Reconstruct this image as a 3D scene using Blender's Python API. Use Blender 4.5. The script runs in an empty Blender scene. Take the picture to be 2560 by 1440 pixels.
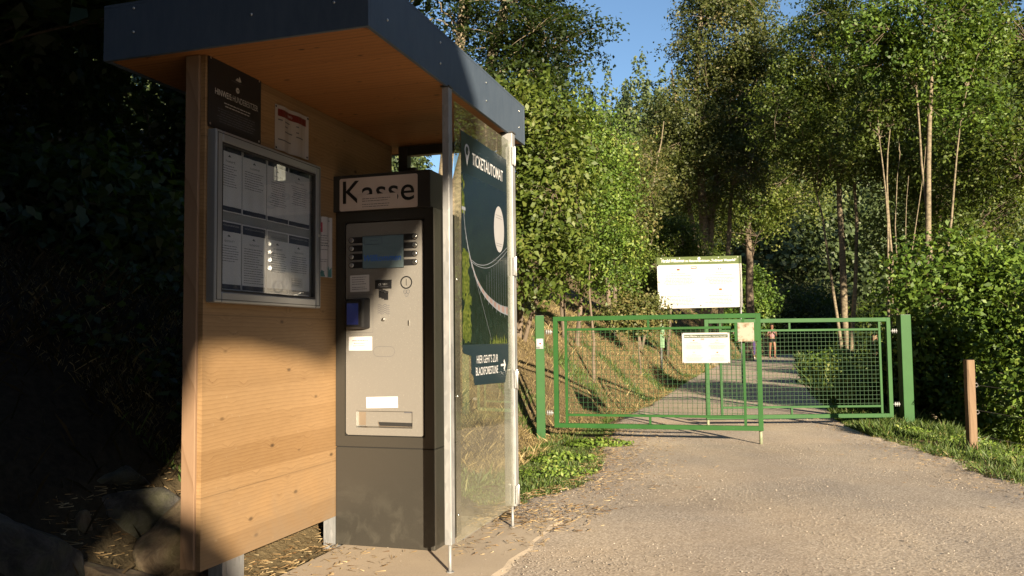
import bpy, bmesh, math, random
import numpy as np
from mathutils import Vector, Matrix

random.seed(7)
RNG = np.random.default_rng(7)
scene = bpy.context.scene
COL = scene.collection

# ------------------------------------------------------------------ camera
CAM_H = 1.07
PITCH, ROLL, TH = .0603, -.0113, .3034
cam_d = bpy.data.cameras.new("camera")
cam_d.sensor_width = 36.0
cam_d.lens = 36.0 * 2076.9 / 2560.0
cam_d.clip_start = .05
cam_d.clip_end = 3000
cam = bpy.data.objects.new("camera", cam_d)
COL.objects.link(cam)
c_, s_ = math.cos(PITCH), math.sin(PITCH)
F_ = Vector((0, c_, s_)); U0 = Vector((0, -s_, c_)); R0 = Vector((1, 0, 0))
Rr = R0 * math.cos(ROLL) + U0 * math.sin(ROLL)
Ur = R0 * -math.sin(ROLL) + U0 * math.cos(ROLL)
m = Matrix((Rr, Ur, -F_)).transposed().to_4x4()
m.translation = Vector((0, 0, CAM_H))
cam.matrix_world = m
scene.camera = cam

# ------------------------------------------------------------------ light
SUN_AZ, SUN_EL = math.radians(161), math.radians(14.5)   # clockwise from +Y
world = bpy.data.worlds.new("World"); scene.world = world
world.use_nodes = True
nt = world.node_tree
for n in list(nt.nodes): nt.nodes.remove(n)
sky = nt.nodes.new('ShaderNodeTexSky'); sky.sky_type = 'NISHITA'
sky.sun_disc = False; sky.sun_elevation = SUN_EL; sky.sun_rotation = SUN_AZ
sky.air_density = 1.0; sky.dust_density = .6; sky.ozone_density = 3.0
bg = nt.nodes.new('ShaderNodeBackground'); bg.inputs['Strength'].default_value = .05
wo = nt.nodes.new('ShaderNodeOutputWorld')
nt.links.new(sky.outputs[0], bg.inputs[0]); nt.links.new(bg.outputs[0], wo.inputs[0])
sd = bpy.data.lights.new("sun", 'SUN'); sd.energy = 5.0; sd.angle = math.radians(.53)
sd.color = (1.0, .83, .60)
sun = bpy.data.objects.new("sun", sd); COL.objects.link(sun)
LDIR = Vector((-math.sin(SUN_AZ) * math.cos(SUN_EL), -math.cos(SUN_AZ) * math.cos(SUN_EL), -math.sin(SUN_EL)))
sun.rotation_euler = LDIR.to_track_quat('-Z', 'Y').to_euler()
scene.view_settings.view_transform = 'Standard'
scene.view_settings.look = 'None'
scene.view_settings.exposure = 1.85
scene.view_settings.gamma = 1.0
cy = scene.cycles
cy.max_bounces = 7; cy.diffuse_bounces = 3; cy.glossy_bounces = 4
cy.transmission_bounces = 4; cy.transparent_max_bounces = 12
cy.caustics_reflective = True; cy.caustics_refractive = False
cy.use_denoising = True
cy.sample_clamp_indirect = 6

# ------------------------------------------------------------------ frames
AX = Vector((math.cos(TH), -math.sin(TH), 0)); BX = Vector((math.sin(TH), math.cos(TH), 0)); ZX = Vector((0, 0, 1))
def W(a, b, z): return AX * a + BX * b + ZX * z

# ------------------------------------------------------------------ materials
MATS = {}
def newmat(name):
    m = bpy.data.materials.new(name); m.use_nodes = True
    MATS[name] = m
    t = m.node_tree
    return m, t, t.nodes['Principled BSDF'], t.nodes['Material Output']
def N(t, kind, **kw):
    n = t.nodes.new(kind)
    for k, v in kw.items():
        if k in ('operation', 'blend_type', 'data_type', 'attribute_name', 'feature', 'wave_type', 'bands_direction', 'interpolation', 'distance'):
            setattr(n, k, v)
        else:
            n.inputs[k].default_value = v
    return n
def coords(t, scale=(1, 1, 1), rot=(0, 0, 0), loc=(0, 0, 0), kind='Object'):
    tc = t.nodes.new('ShaderNodeTexCoord'); mp = t.nodes.new('ShaderNodeMapping')
    mp.inputs['Scale'].default_value = scale; mp.inputs['Rotation'].default_value = rot; mp.inputs['Location'].default_value = loc
    t.links.new(tc.outputs[kind], mp.inputs[0])
    return mp.outputs[0]
def ramp(t, fac, stops):
    r = t.nodes.new('ShaderNodeValToRGB'); e = r.color_ramp.elements
    while len(e) < len(stops): e.new(.5)
    for i, (p, c) in enumerate(stops):
        e[i].position = p; e[i].color = (c[0], c[1], c[2], 1) if not isinstance(c, (int, float)) else (c, c, c, 1)
    t.links.new(fac, r.inputs[0]); return r.outputs[0]
def mix(t, fac, a, b, mode='MIX'):
    n = t.nodes.new('ShaderNodeMix'); n.data_type = 'RGBA'; n.blend_type = mode
    for sock, v in ((n.inputs['Factor'], fac), (n.inputs[6], a), (n.inputs[7], b)):
        if isinstance(v, bpy.types.NodeSocket): t.links.new(v, sock)
        elif isinstance(v, (int, float)): sock.default_value = v
        else: sock.default_value = (v[0], v[1], v[2], 1)
    return n.outputs[2]
def bump(t, bs, h, strength=.3, dist=.01):
    b = t.nodes.new('ShaderNodeBump'); b.inputs['Strength'].default_value = strength; b.inputs['Distance'].default_value = dist
    t.links.new(h, b.inputs['Height']); t.links.new(b.outputs[0], bs.inputs['Normal'])
def noise(t, vec, scale, detail=4, rough=.55, dist=0):
    n = t.nodes.new('ShaderNodeTexNoise'); n.inputs['Scale'].default_value = scale; n.inputs['Detail'].default_value = detail
    n.inputs['Roughness'].default_value = rough; n.inputs['Distortion'].default_value = dist
    if vec is not None: t.links.new(vec, n.inputs['Vector'])
    return n.outputs[0]

def plain(name, col, rough=.6, metal=0, var=.12, scale=8, bmp=0, spec=.5):
    m, t, b, o = newmat(name)
    v = coords(t)
    f = noise(t, v, scale, 5)
    c = ramp(t, f, [(.3, tuple(x * (1 - var) for x in col)), (.7, tuple(min(1, x * (1 + var)) for x in col))])
    t.links.new(c, b.inputs['Base Color'])
    b.inputs['Roughness'].default_value = rough; b.inputs['Metallic'].default_value = metal
    b.inputs['Specular IOR Level'].default_value = spec
    if bmp: bump(t, b, noise(t, v, scale * 6, 4), bmp, .004)
    return m

def wood(name, light, dark, rot=0, rings=11, along='X', knot=.6, rough=.62, plank=None, flat='Y', kscale=1.0, weather=False):
    """softwood: growth lines running along one axis, curling round knots"""
    m, t, b, o = newmat(name)
    v = coords(t, rot=(0, 0, rot))
    ax = 'XYZ'.index(along); sc = [1.0, 1.0, 1.0]; sc[ax] = .22
    st = t.nodes.new('ShaderNodeMapping'); st.inputs['Scale'].default_value = sc; t.links.new(v, st.inputs[0])
    ks = [3.4 * kscale] * 3; ks[ax] = 1.7 * kscale
    if flat: ks['XYZ'.index(flat)] = 0
    vm = t.nodes.new('ShaderNodeMapping'); vm.inputs['Scale'].default_value = ks; t.links.new(v, vm.inputs[0])
    vo = t.nodes.new('ShaderNodeTexVoronoi'); vo.inputs['Scale'].default_value = 1.5; t.links.new(vm.outputs[0], vo.inputs['Vector'])
    pull = ramp(t, vo.outputs['Distance'], [(0, 1.0), (.12, .45), (.35, 0.0)])
    ns = t.nodes.new('ShaderNodeTexNoise'); ns.inputs['Scale'].default_value = 2.4; ns.inputs['Detail'].default_value = 4; ns.inputs['Roughness'].default_value = .45
    t.links.new(st.outputs[0], ns.inputs['Vector'])
    ad = t.nodes.new('ShaderNodeVectorMath'); ad.operation = 'MULTIPLY_ADD'; t.links.new(ns.outputs[1], ad.inputs[0]); ad.inputs[1].default_value = (.12, .12, .12); t.links.new(st.outputs[0], ad.inputs[2])
    sv = t.nodes.new('ShaderNodeVectorMath'); sv.operation = 'MULTIPLY_ADD'; cb_ = t.nodes.new('ShaderNodeCombineXYZ')
    for q in range(3): t.links.new(pull, cb_.inputs[q])
    t.links.new(cb_.outputs[0], sv.inputs[0]); sv.inputs[1].default_value = (.03, .03, .03); t.links.new(ad.outputs[0], sv.inputs[2])
    wv = t.nodes.new('ShaderNodeTexWave'); wv.wave_type = 'BANDS'; wv.bands_direction = 'Z' if flat == 'Y' else ('Y' if flat == 'Z' else 'DIAGONAL')
    wv.wave_profile = 'SAW'; wv.inputs['Scale'].default_value = rings; wv.inputs['Distortion'].default_value = 2.6; wv.inputs['Detail'].default_value = 2; wv.inputs['Detail Scale'].default_value = .55; wv.inputs['Detail Roughness'].default_value = .6
    t.links.new(sv.outputs[0], wv.inputs['Vector'])
    mid_ = tuple(x * .6 + y * .4 for x, y in zip(light, dark))
    base = ramp(t, wv.outputs[0], [(0, light), (.55, tuple(x * .86 + y * .14 for x, y in zip(light, dark))), (.9, mid_), (1, dark)])
    fib = noise(t, st.outputs[0], 90, 3, .6); base = mix(t, .35, base, ramp(t, fib, [(.3, mid_), (.7, tuple(min(1, x * 1.05) for x in light))]))
    base = mix(t, 1.0, base, ramp(t, noise(t, st.outputs[0], 1.7, 4, .5), [(.3, .80), (.7, 1.06)]), 'MULTIPLY')
    if weather:                 # glued boards, each with its own tone
        sb2 = t.nodes.new('ShaderNodeSeparateXYZ'); t.links.new(v, sb2.inputs[0]); dv = t.nodes.new('ShaderNodeMath'); dv.operation = 'DIVIDE'; dv.inputs[1].default_value = .124; t.links.new(sb2.outputs[2], dv.inputs[0])
        fl = t.nodes.new('ShaderNodeMath'); fl.operation = 'FLOOR'; t.links.new(dv.outputs[0], fl.inputs[0]); wn2 = t.nodes.new('ShaderNodeTexWhiteNoise'); wn2.noise_dimensions = '1D'; t.links.new(fl.outputs[0], wn2.inputs['W'])
        base = mix(t, 1.0, base, ramp(t, wn2.outputs[0], [(0, (.84, .80, .74)), (1, (1.08, 1.08, 1.08))]), 'MULTIPLY')
    kn = ramp(t, vo.outputs['Distance'], [(.06, 1.0), (.16, 0.0)])
    sel = ramp(t, vo.outputs['Color'], [(.40, 0.0), (.45, knot)])
    kk = t.nodes.new('ShaderNodeMath'); kk.operation = 'MULTIPLY'; t.links.new(kn, kk.inputs[0]); t.links.new(sel, kk.inputs[1])
    base = mix(t, kk.outputs[0], base, tuple(x * .34 for x in dark))
    if plank is not None:       # board joints
        sx = t.nodes.new('ShaderNodeSeparateXYZ'); t.links.new(v, sx.inputs[0])
        md = t.nodes.new('ShaderNodeMath'); md.operation = 'PINGPONG'; md.inputs[1].default_value = plank[1] / 2
        sb_ = t.nodes.new('ShaderNodeMath'); sb_.operation = 'ADD'; sb_.inputs[1].default_value = plank[2]; t.links.new(sx.outputs[plank[0]], sb_.inputs[0]); t.links.new(sb_.outputs[0], md.inputs[0])
        lk = t.nodes.new('ShaderNodeMath'); lk.operation = 'MULTIPLY'; lk.inputs[1].default_value = .6
        t.links.new(ramp(t, md.outputs[0], [(.0, 1.0), (.003, 0.0)]), lk.inputs[0])
        base = mix(t, lk.outputs[0], base, tuple(x * .35 for x in dark))
    if weather:                 # greyed, splashed foot and faint stains
        sz_ = t.nodes.new('ShaderNodeSeparateXYZ'); t.links.new(v, sz_.inputs[0])
        low = ramp(t, sz_.outputs[2], [(.10, 1.0), (.55, .12)])
        wn_ = noise(t, v, 3.2, 7, .7, .5); ww = t.nodes.new('ShaderNodeMath'); ww.operation = 'MULTIPLY'; t.links.new(low, ww.inputs[0]); t.links.new(ramp(t, wn_, [(.35, 0.15), (.65, .85)]), ww.inputs[1])
        base = mix(t, ww.outputs[0], base, (.17, .125, .082))
        base = mix(t, ramp(t, noise(t, v, 34, 3, .6), [(.66, 0.0), (.72, .35)]), base, (.30, .23, .15))
    t.links.new(base, b.inputs['Base Color']); b.inputs['Roughness'].default_value = rough
    b.inputs['Specular IOR Level'].default_value = .3
    bump(t, b, fib, .15, .001)
    return m

wood('wood_wall', (.265, .168, .082), (.115, .058, .021), rot=-(math.pi / 2 - TH), rings=19, knot=.9, plank=(2, .745, .31), kscale=2.7, weather=True)
wood('wood_soffit', (.31, .132, .040), (.11, .036, .009), rot=TH, rings=9, knot=.95, flat='Z', kscale=3.0, plank=(1, .21, 0))
wood('wood_post', (.22, .142, .088), (.14, .082, .045), rings=7, along='Z', flat=None, knot=.3)
wood('wood_weathered', (.175, .118, .074), (.105, .066, .040), rings=7, along='Z', flat=None, knot=.3, rough=.85)

plain('anthracite', (.040, .037, .033), .42, .0, .10, 3, .12)
plain('anthracite_dark', (.022, .021, .020), .5, .0, .1, 4)
plain('black_plastic', (.012, .012, .013), .28)
plain('gap_black', (.006, .006, .006), .8)
plain('rubber', (.02, .02, .02), .8)
plain('paper', (.46, .455, .465), .45, 0, .04, 5)
plain('paper_lamin', (.32, .30, .30), .22, 0, .05, 5)
plain('felt_grey', (.20, .205, .21), .9)
plain('ink', (.06, .06, .07), .7)
plain('ink_faint', (.10, .10, .11), .9, spec=.1)
plain('ink_pale', (.085, .085, .070), .95, 0, .1, 8, 0, .05)
plain('ink_red', (.17, .012, .014), .9, spec=.05)
plain('navy', (.020, .028, .055), .5)
plain('navy_poster', (.008, .017, .026), .3, 0, .1, 4)
plain('slate_poster', (.010, .0105, .012), .5, 0, .1, 4)
plain('white_print', (.46, .46, .46), .5, 0, .03)
plain('oval_print', (.27, .27, .28), .5, 0, .03)
plain('grey_print', (.32, .32, .32), .5, 0, .03)
plain('crimson', (.22, .015, .03), .5)
plain('maroon', (.12, .012, .009), .5)
plain('teal_print', (.04, .12, .12), .5)
plain('sign_green', (.070, .092, .038), .95, 0, .05, 8, 0, .05)
plain('sign_greygreen', (.055, .070, .048), .95, 0, .05, 8, 0, .05)
plain('sign_white', (.34, .34, .325), .7, 0, .02, 8, 0, .1)
plain('flag_black', (.01, .01, .01)); plain('flag_red', (.14, .008, .008), .9, spec=.05); plain('flag_gold', (.18, .09, .006), .9, spec=.05); plain('flag_blue', (.008, .014, .08), .9, spec=.05)
plain('silver', (.62, .62, .60), .28, 1.0, .08)
plain('alu_frame', (.30, .31, .32), .38, .6, .05, 6)
plain('insulator', (.16, .15, .15), .4)
plain('skin', (.15, .070, .040), .55, 0, .05)
plain('hair', (.012, .008, .006), .8, spec=.1)
plain('pink_cloth', (.26, .135, .15), .95, 0, .08, 20, 0, .1)
plain('black_cloth', (.008, .008, .010), .95, spec=.05)
plain('purple_cloth', (.030, .016, .075), .9)
plain('white_shoe', (.30, .29, .26), .6)
plain('tube_green', (.14, .40, .06), .55)
plain('label_green', (.045, .13, .04), .5)

# galvanised steel
m, t, b, o = newmat('galvanised')
v = coords(t, (1, 1, .35)); vo = t.nodes.new('ShaderNodeTexVoronoi'); vo.inputs['Scale'].default_value = 55; t.links.new(v, vo.inputs['Vector'])
f = noise(t, v, 14, 6, .6)
c = mix(t, .5, ramp(t, vo.outputs['Color'], [(.1, .16), (.9, .28)]), ramp(t, f, [(.3, (.15, .165, .185)), (.7, (.30, .30, .295))]))
t.links.new(c, b.inputs['Base Color']); b.inputs['Metallic'].default_value = .25
t.links.new(ramp(t, f, [(.3, .38), (.7, .6)]), b.inputs['Roughness'])

# pre-weathered zinc sheet of the roof edge
m, t, b, o = newmat('zinc_sheet')
v = coords(t, (5, 5, 1.2)); f = noise(t, v, 6, 8, .7); f2 = noise(t, coords(t), 2.2, 4)
c = mix(t, .5, ramp(t, f, [(.25, (.044, .066, .102)), (.75, (.098, .126, .165))]), ramp(t, f2, [(.3, (.050, .074, .112)), (.7, (.085, .112, .152))]))
t.links.new(c, b.inputs['Base Color']); b.inputs['Metallic'].default_value = .35; b.inputs['Roughness'].default_value = .55
bump(t, b, f2, .05, .01)

# brushed stainless front
m, t, b, o = newmat('stainless')
v = coords(t, (90, 90, 90)); f = noise(t, v, 7, 3, .7)
sp = ramp(t, noise(t, coords(t), 260, 2, .6), [(.66, 0.0), (.72, 1.0)])
c = ramp(t, f, [(.3, (.148, .141, .129)), (.7, (.20, .191, .176))])
c = mix(t, sp, c, (.34, .32, .28))
t.links.new(c, b.inputs['Base Color']); b.inputs['Metallic'].default_value = .3
t.links.new(ramp(t, f, [(.3, .42), (.7, .55)]), b.inputs['Roughness'])

# dusty cabinet paint: dirt and scuffs towards the foot
m, t, b, o = newmat('cabinet_paint')
v = coords(t); sx = t.nodes.new('ShaderNodeSeparateXYZ'); t.links.new(v, sx.inputs[0])
hgt = ramp(t, sx.outputs[2], [(.02, 1.0), (.38, .0)])
f = noise(t, v, 9, 8, .7, .6)
d = t.nodes.new('ShaderNodeMath'); d.operation = 'MULTIPLY'; t.links.new(hgt, d.inputs[0]); t.links.new(ramp(t, f, [(.50, 0.0), (.85, .55)]), d.inputs[1])
c = mix(t, d.outputs[0], (.028, .026, .022), (.11, .105, .085))
spk = ramp(t, noise(t, v, 420, 2), [(.70, 0.0), (.76, .5)])
c = mix(t, spk, c, (.14, .13, .11))
t.links.new(c, b.inputs['Base Color']); b.inputs['Roughness'].default_value = .36
bump(t, b, noise(t, v, 500, 2), .08, .001)

# glass: reflection + see-through by angle
def glassy(name, tint, ior=1.5, dust=0.0, dustcol=(.5, .46, .36), rough=.0):
    m, t, b, o = newmat(name)
    tr = N(t, 'ShaderNodeBsdfTransparent'); tr.inputs[0].default_value = (*tint, 1)
    gl = N(t, 'ShaderNodeBsdfGlossy'); gl.inputs['Roughness'].default_value = rough; gl.inputs[0].default_value = (1, 1, 1, 1)
    ge = t.nodes.new('ShaderNodeNewGeometry'); dt = t.nodes.new('ShaderNodeVectorMath'); dt.operation = 'DOT_PRODUCT'
    t.links.new(ge.outputs['Incoming'], dt.inputs[0]); t.links.new(ge.outputs['Normal'], dt.inputs[1])
    prev = dt.outputs['Value']
    for op, val in (('ABSOLUTE', None), ('SUBTRACT', None), ('POWER', 5.0), ('MULTIPLY_ADD', None)):
        q = t.nodes.new('ShaderNodeMath'); q.operation = op
        if op == 'SUBTRACT': q.inputs[0].default_value = 1.0; t.links.new(prev, q.inputs[1])
        else:
            t.links.new(prev, q.inputs[0])
            if op == 'POWER': q.inputs[1].default_value = val
            if op == 'MULTIPLY_ADD': f0 = ((ior - 1) / (ior + 1)) ** 2; q.inputs[1].default_value = 1 - f0; q.inputs[2].default_value = f0
        prev = q.outputs[0]
    mx = N(t, 'ShaderNodeMixShader'); t.links.new(prev, mx.inputs[0]); t.links.new(tr.outputs[0], mx.inputs[1]); t.links.new(gl.outputs[0], mx.inputs[2])
    out = mx.outputs[0]
    if dust:
        df = N(t, 'ShaderNodeBsdfDiffuse'); df.inputs[0].default_value = (*dustcol, 1)
        v = coords(t, (1, 1, 3)); f = noise(t, v, 3.5, 7, .7, .8)
        sx = t.nodes.new('ShaderNodeSeparateXYZ'); t.links.new(coords(t), sx.inputs[0])
        low = ramp(t, sx.outputs[2], [(.05, 1.0), (.5, .45)])
        ml = t.nodes.new('ShaderNodeMath'); ml.operation = 'MULTIPLY'
        t.links.new(ramp(t, f, [(.25, dust * .5), (.75, dust * 1.3)]), ml.inputs[0]); t.links.new(low, ml.inputs[1])
        m2 = N(t, 'ShaderNodeMixShader'); t.links.new(ml.outputs[0], m2.inputs[0]); t.links.new(out, m2.inputs[1]); t.links.new(df.outputs[0], m2.inputs[2])
        out = m2.outputs[0]
    t.links.new(out, o.inputs[0]); t.nodes.remove(b)
glassy('case_glass', (.93, .95, .96), 1.62)
glassy('acrylic', (.84, .86, .83), 1.45, .13)

# LCD screens
m, t, b, o = newmat('lcd')
b.inputs['Base Color'].default_value = (.072, .095, .10, 1); b.inputs['Roughness'].default_value = .18
b.inputs['Emission Color'].default_value = (.25, .40, .46, 1); b.inputs['Emission Strength'].default_value = .008
m, t, b, o = newmat('lcd_ink')
b.inputs['Base Color'].default_value = (.002, .03, .15, 1); b.inputs['Roughness'].default_value = .4
b.inputs['Emission Color'].default_value = (.01, .16, .6, 1); b.inputs['Emission Strength'].default_value = .02
m, t, b, o = newmat('terminal_screen')
b.inputs['Base Color'].default_value = (.01, .012, .05, 1); b.inputs['Roughness'].default_value = .12
b.inputs['Emission Color'].default_value = (.08, .12, .45, 1); b.inputs['Emission Strength'].default_value = .018

# green gate paint with chips and fade
m, t, b, o = newmat('gate_green')
v = coords(t); f = noise(t, v, 3.5, 5, .6)
c = ramp(t, f, [(.3, (.008, .052, .008)), (.7, (.014, .072, .012))])
ch = ramp(t, noise(t, v, 60, 6, .75), [(.66, 0.0), (.69, .9)])
c = mix(t, ch, c, (.10, .18, .09))
t.links.new(c, b.inputs['Base Color']); b.inputs['Roughness'].default_value = .6; b.inputs['Specular IOR Level'].default_value = .25
m, t, b, o = newmat('gate_green_dark')
v = coords(t); t.links.new(ramp(t, noise(t, v, 6, 4), [(.3, (.008, .045, .010)), (.7, (.012, .06, .014))]), b.inputs['Base Color']); b.inputs['Roughness'].default_value = .5
# rusted lock box plate
m, t, b, o = newmat('rusty_white')
v = coords(t, (1, 1, 1), loc=(.35, .1, .2)); f = noise(t, v, 13, 6, .65, .8); f2 = noise(t, v, 60, 3)
c = ramp(t, f, [(.50, (.23, .21, .165)), (.60, (.15, .115, .07)), (.68, (.09, .038, .012))])
t.links.new(c, b.inputs['Base Color']); b.inputs['Roughness'].default_value = .6
m, t, b, o = newmat('worn_leg')
v = coords(t); f = noise(t, v, 9, 6, .7)
t.links.new(ramp(t, f, [(.4, (.20, .20, .14)), (.6, (.14, .17, .10)), (.72, (.03, .09, .025))]), b.inputs['Base Color']); b.inputs['Roughness'].default_value = .7

# gravel road
m, t, b, o = newmat('gravel_road')
v = coords(t)
vo = t.nodes.new('ShaderNodeTexVoronoi'); vo.inputs['Scale'].default_value = 120; t.links.new(v, vo.inputs['Vector'])
vo2 = t.nodes.new('ShaderNodeTexVoronoi'); vo2.inputs['Scale'].default_value = 60; t.links.new(v, vo2.inputs['Vector'])
big = noise(t, v, .55, 6, .62, .4); mid = noise(t, v, 4, 6, .65)
stone = ramp(t, vo.outputs['Color'], [(.0, (.10, .09, .078)), (.3, (.24, .215, .185)), (.75, (.37, .335, .29)), (1, (.56, .52, .46))])
dirt = ramp(t, mid, [(.3, (.31, .245, .175)), (.7, (.41, .335, .25))])
c = mix(t, ramp(t, big, [(.36, .60), (.62, .12)]), stone, dirt)
shade = ramp(t, vo2.outputs['Distance'], [(.0, 1.12), (.6, .80)])
c = mix(t, 1.0, c, shade, 'MULTIPLY'); c = mix(t, 1.0, c, (1.32, 1.29, 1.27), 'MULTIPLY')
trk = noise(t, coords(t, (1.3, .28, 1), (0, 0, .25)), 1.0, 3, .5); c = mix(t, 1.0, c, ramp(t, trk, [(.38, (.90, .90, .91)), (.62, (1.08, 1.07, 1.04))]), 'MULTIPLY')
t.links.new(c, b.inputs['Base Color']); b.inputs['Roughness'].default_value = .95; b.inputs['Specular IOR Level'].default_value = .15
hh = t.nodes.new('ShaderNodeMath'); hh.operation = 'ADD'
t.links.new(ramp(t, vo.outputs['Distance'], [(0, 1.0), (.6, 0.0)]), hh.inputs[0]); t.links.new(ramp(t, vo2.outputs['Distance'], [(0, 1.2), (.6, 0.0)]), hh.inputs[1])
bump(t, b, hh.outputs[0], .22, .003)

# soil / bank
m, t, b, o = newmat('soil')
v = coords(t); f = noise(t, v, 2.2, 8, .65, .4); f2 = noise(t, v, 24, 6, .7)
c = ramp(t, f, [(.28, (.06, .047, .025)), (.48, (.12, .092, .050)), (.7, (.19, .145, .08))])
c = mix(t, .5, c, ramp(t, f2, [(.3, (.05, .038, .02)), (.7, (.18, .14, .08))]))
sx = t.nodes.new('ShaderNodeSeparateXYZ'); t.links.new(v, sx.inputs[0]); mr = t.nodes.new('ShaderNodeMapRange'); mr.inputs[1].default_value = 46; mr.inputs[2].default_value = 70; t.links.new(sx.outputs[1], mr.inputs[0])
c = mix(t, mr.outputs[0], c, (.022, .028, .012))      # mossy forest floor far away
hill_shade = t.nodes.new('ShaderNodeMapRange'); hill_shade.inputs[1].default_value = -1.2; hill_shade.inputs[2].default_value = -2.0; t.links.new(sx.outputs[0], hill_shade.inputs[0])
c = mix(t, hill_shade.outputs[0], c, ramp(t, f2, [(.3, (.010, .008, .006)), (.7, (.032, .026, .017))]))   # hillside shade put into the soil colour
t.links.new(c, b.inputs['Base Color']); b.inputs['Roughness'].default_value = .95; b.inputs['Specular IOR Level'].default_value = .1
bump(t, b, f2, .8, .03)
# concrete slab
m, t, b, o = newmat('concrete')
v = coords(t); f = noise(t, v, 2.4, 8, .65); f2 = noise(t, v, 120, 4, .7)
c = mix(t, .4, ramp(t, f, [(.3, (.28, .225, .165)), (.7, (.40, .33, .245))]), ramp(t, f2, [(.3, (.22, .18, .135)), (.7, (.44, .37, .285))]))
t.links.new(c, b.inputs['Base Color']); b.inputs['Roughness'].default_value = .9; bump(t, b, f2, .35, .003)
# rock
def rockmat(name, c1, c2, moss):
    m, t, b, o = newmat(name)
    v = coords(t); f = noise(t, v, 11, 12, .78, .6); f2 = noise(t, v, 5, 6, .7)
    c = ramp(t, f, [(.32, tuple(q * .55 for q in c1)), (.45, c1), (.62, c2)])
    c = mix(t, ramp(t, f2, [(.45, 0.0), (.6, moss)]), c, (.12, .13, .035))
    t.links.new(c, b.inputs['Base Color']); b.inputs['Roughness'].default_value = .9; bump(t, b, f, 1.0, .06)
rockmat('rock_grey', (.045, .042, .038), (.11, .10, .09), .3)
rockmat('rock_tan', (.15, .105, .062), (.27, .205, .13), .3)
# bark
def bark(name, c1, c2, sc=(8, 8, 2)):
    m, t, b, o = newmat(name)
    v = coords(t, sc); f = noise(t, v, 2.5, 8, .7, .5)
    t.links.new(ramp(t, f, [(.35, c1), (.55, c2), (.75, tuple(x * 1.2 for x in c2))]), b.inputs['Base Color']); b.inputs['Roughness'].default_value = .9
    bump(t, b, f, .6, .02)
bark('bark_pale', (.055, .045, .03), (.17, .14, .092), (3, 3, 7))
bark('bark_dark', (.05, .04, .03), (.13, .10, .07))
# leaves; the attribute 'tint' (0..1) is the leaf's own colour
def leafmat(name, cols, trans=.32, rough=.55, spec=.4):
    m, t, b, o = newmat(name)
    at = t.nodes.new('ShaderNodeAttribute'); at.attribute_name = 'tint'
    c = ramp(t, at.outputs['Fac'], list(zip((0, .35, .7, 1), cols)))
    t.links.new(c, b.inputs['Base Color']); b.inputs['Roughness'].default_value = rough; b.inputs['Specular IOR Level'].default_value = spec
    tl = N(t, 'ShaderNodeBsdfTranslucent'); t.links.new(mix(t, .5, c, (.20, .28, .02)), tl.inputs[0])
    mx = N(t, 'ShaderNodeMixShader'); mx.inputs[0].default_value = trans
    t.links.new(b.outputs[0], mx.inputs[1]); t.links.new(tl.outputs[0], mx.inputs[2]); t.links.new(mx.outputs[0], o.inputs[0])
leafmat('leaf_bright', [(.030, .064, .008), (.072, .130, .016), (.128, .198, .028), (.25, .29, .07)])
leafmat('leaf_mid', [(.024, .045, .007), (.052, .082, .011), (.088, .122, .018), (.15, .165, .04)])
leafmat('leaf_olive', [(.030, .042, .012), (.055, .070, .018), (.090, .105, .028), (.16, .14, .05)])
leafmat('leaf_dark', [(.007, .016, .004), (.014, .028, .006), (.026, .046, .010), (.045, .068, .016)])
leafmat('leaf_forest', [(.028, .044, .018), (.042, .064, .022), (.062, .088, .028), (.095, .115, .042)], .1)
leafmat('straw', [(.09, .066, .026), (.18, .136, .060), (.27, .21, .10), (.38, .31, .17)], .2, .8, .2)
leafmat('grass_green', [(.025, .050, .010), (.055, .095, .018), (.095, .145, .030), (.26, .22, .09)], .3)
leafmat('litter', [(.10, .05, .02), (.22, .145, .07), (.32, .24, .13), (.44, .36, .22)], .1, .9, .1)
leafmat('litter_shaded', [(.010, .007, .004), (.022, .015, .008), (.045, .032, .017), (.10, .08, .045)], .1, .9, .1)  # litter colours darkened to carry the shade of the left slope
leafmat('stone_chip', [(.09, .08, .07), (.22, .195, .165), (.34, .30, .255), (.44, .405, .35)], 0, .9, .2)
leafmat('catkin', [(.20, .18, .12), (.36, .33, .24), (.5, .48, .38), (.62, .6, .5)], .2, .8, .2)

# big photo print: dark fir forest seen from above
m, t, b, o = newmat('forest_print')
v = coords(t, (1, 1, .45)); f = noise(t, v, 42, 8, .8, .2)
sx = t.nodes.new('ShaderNodeSeparateXYZ'); t.links.new(coords(t), sx.inputs[0])
g = ramp(t, sx.outputs[2], [(.0, (.002, .006, .003)), (.45, (.002, .004, .004)), (1, (.005, .013, .028))])
c = mix(t, ramp(t, f, [(.4, 0.0), (.75, .6)]), g, (.014, .030, .030))
t.links.new(c, b.inputs['Base Color']); b.inputs['Roughness'].default_value = .25
m, t, b, o = newmat('print_foliage')
v = coords(t); f = noise(t, v, 70, 4, .7)
t.links.new(ramp(t, f, [(.35, (.010, .022, .004)), (.5, (.05, .068, .012)), (.7, (.14, .155, .035))]), b.inputs['Base Color']); b.inputs['Roughness'].default_value = .3
plain('print_bridge', (.16, .175, .20), .4)
plain('print_rail', (.17, .12, .115), .4)

# ------------------------------------------------------------------ builders
def tag(o, label=None, cat=None, group=None, kind=None):
    if label: o['label'] = label
    if cat: o['category'] = cat
    if group: o['group'] = group
    if kind: o['kind'] = kind
    return o
def empty(name, loc, label, cat, group=None):
    o = bpy.data.objects.new(name, None); COL.objects.link(o); o.location = loc; o.empty_display_size = .1
    return tag(o, label, cat, group)
def rloc(o):
    p = Vector((0, 0, 0))
    while o is not None: p += Vector(o.location); o = o.parent
    return p

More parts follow.
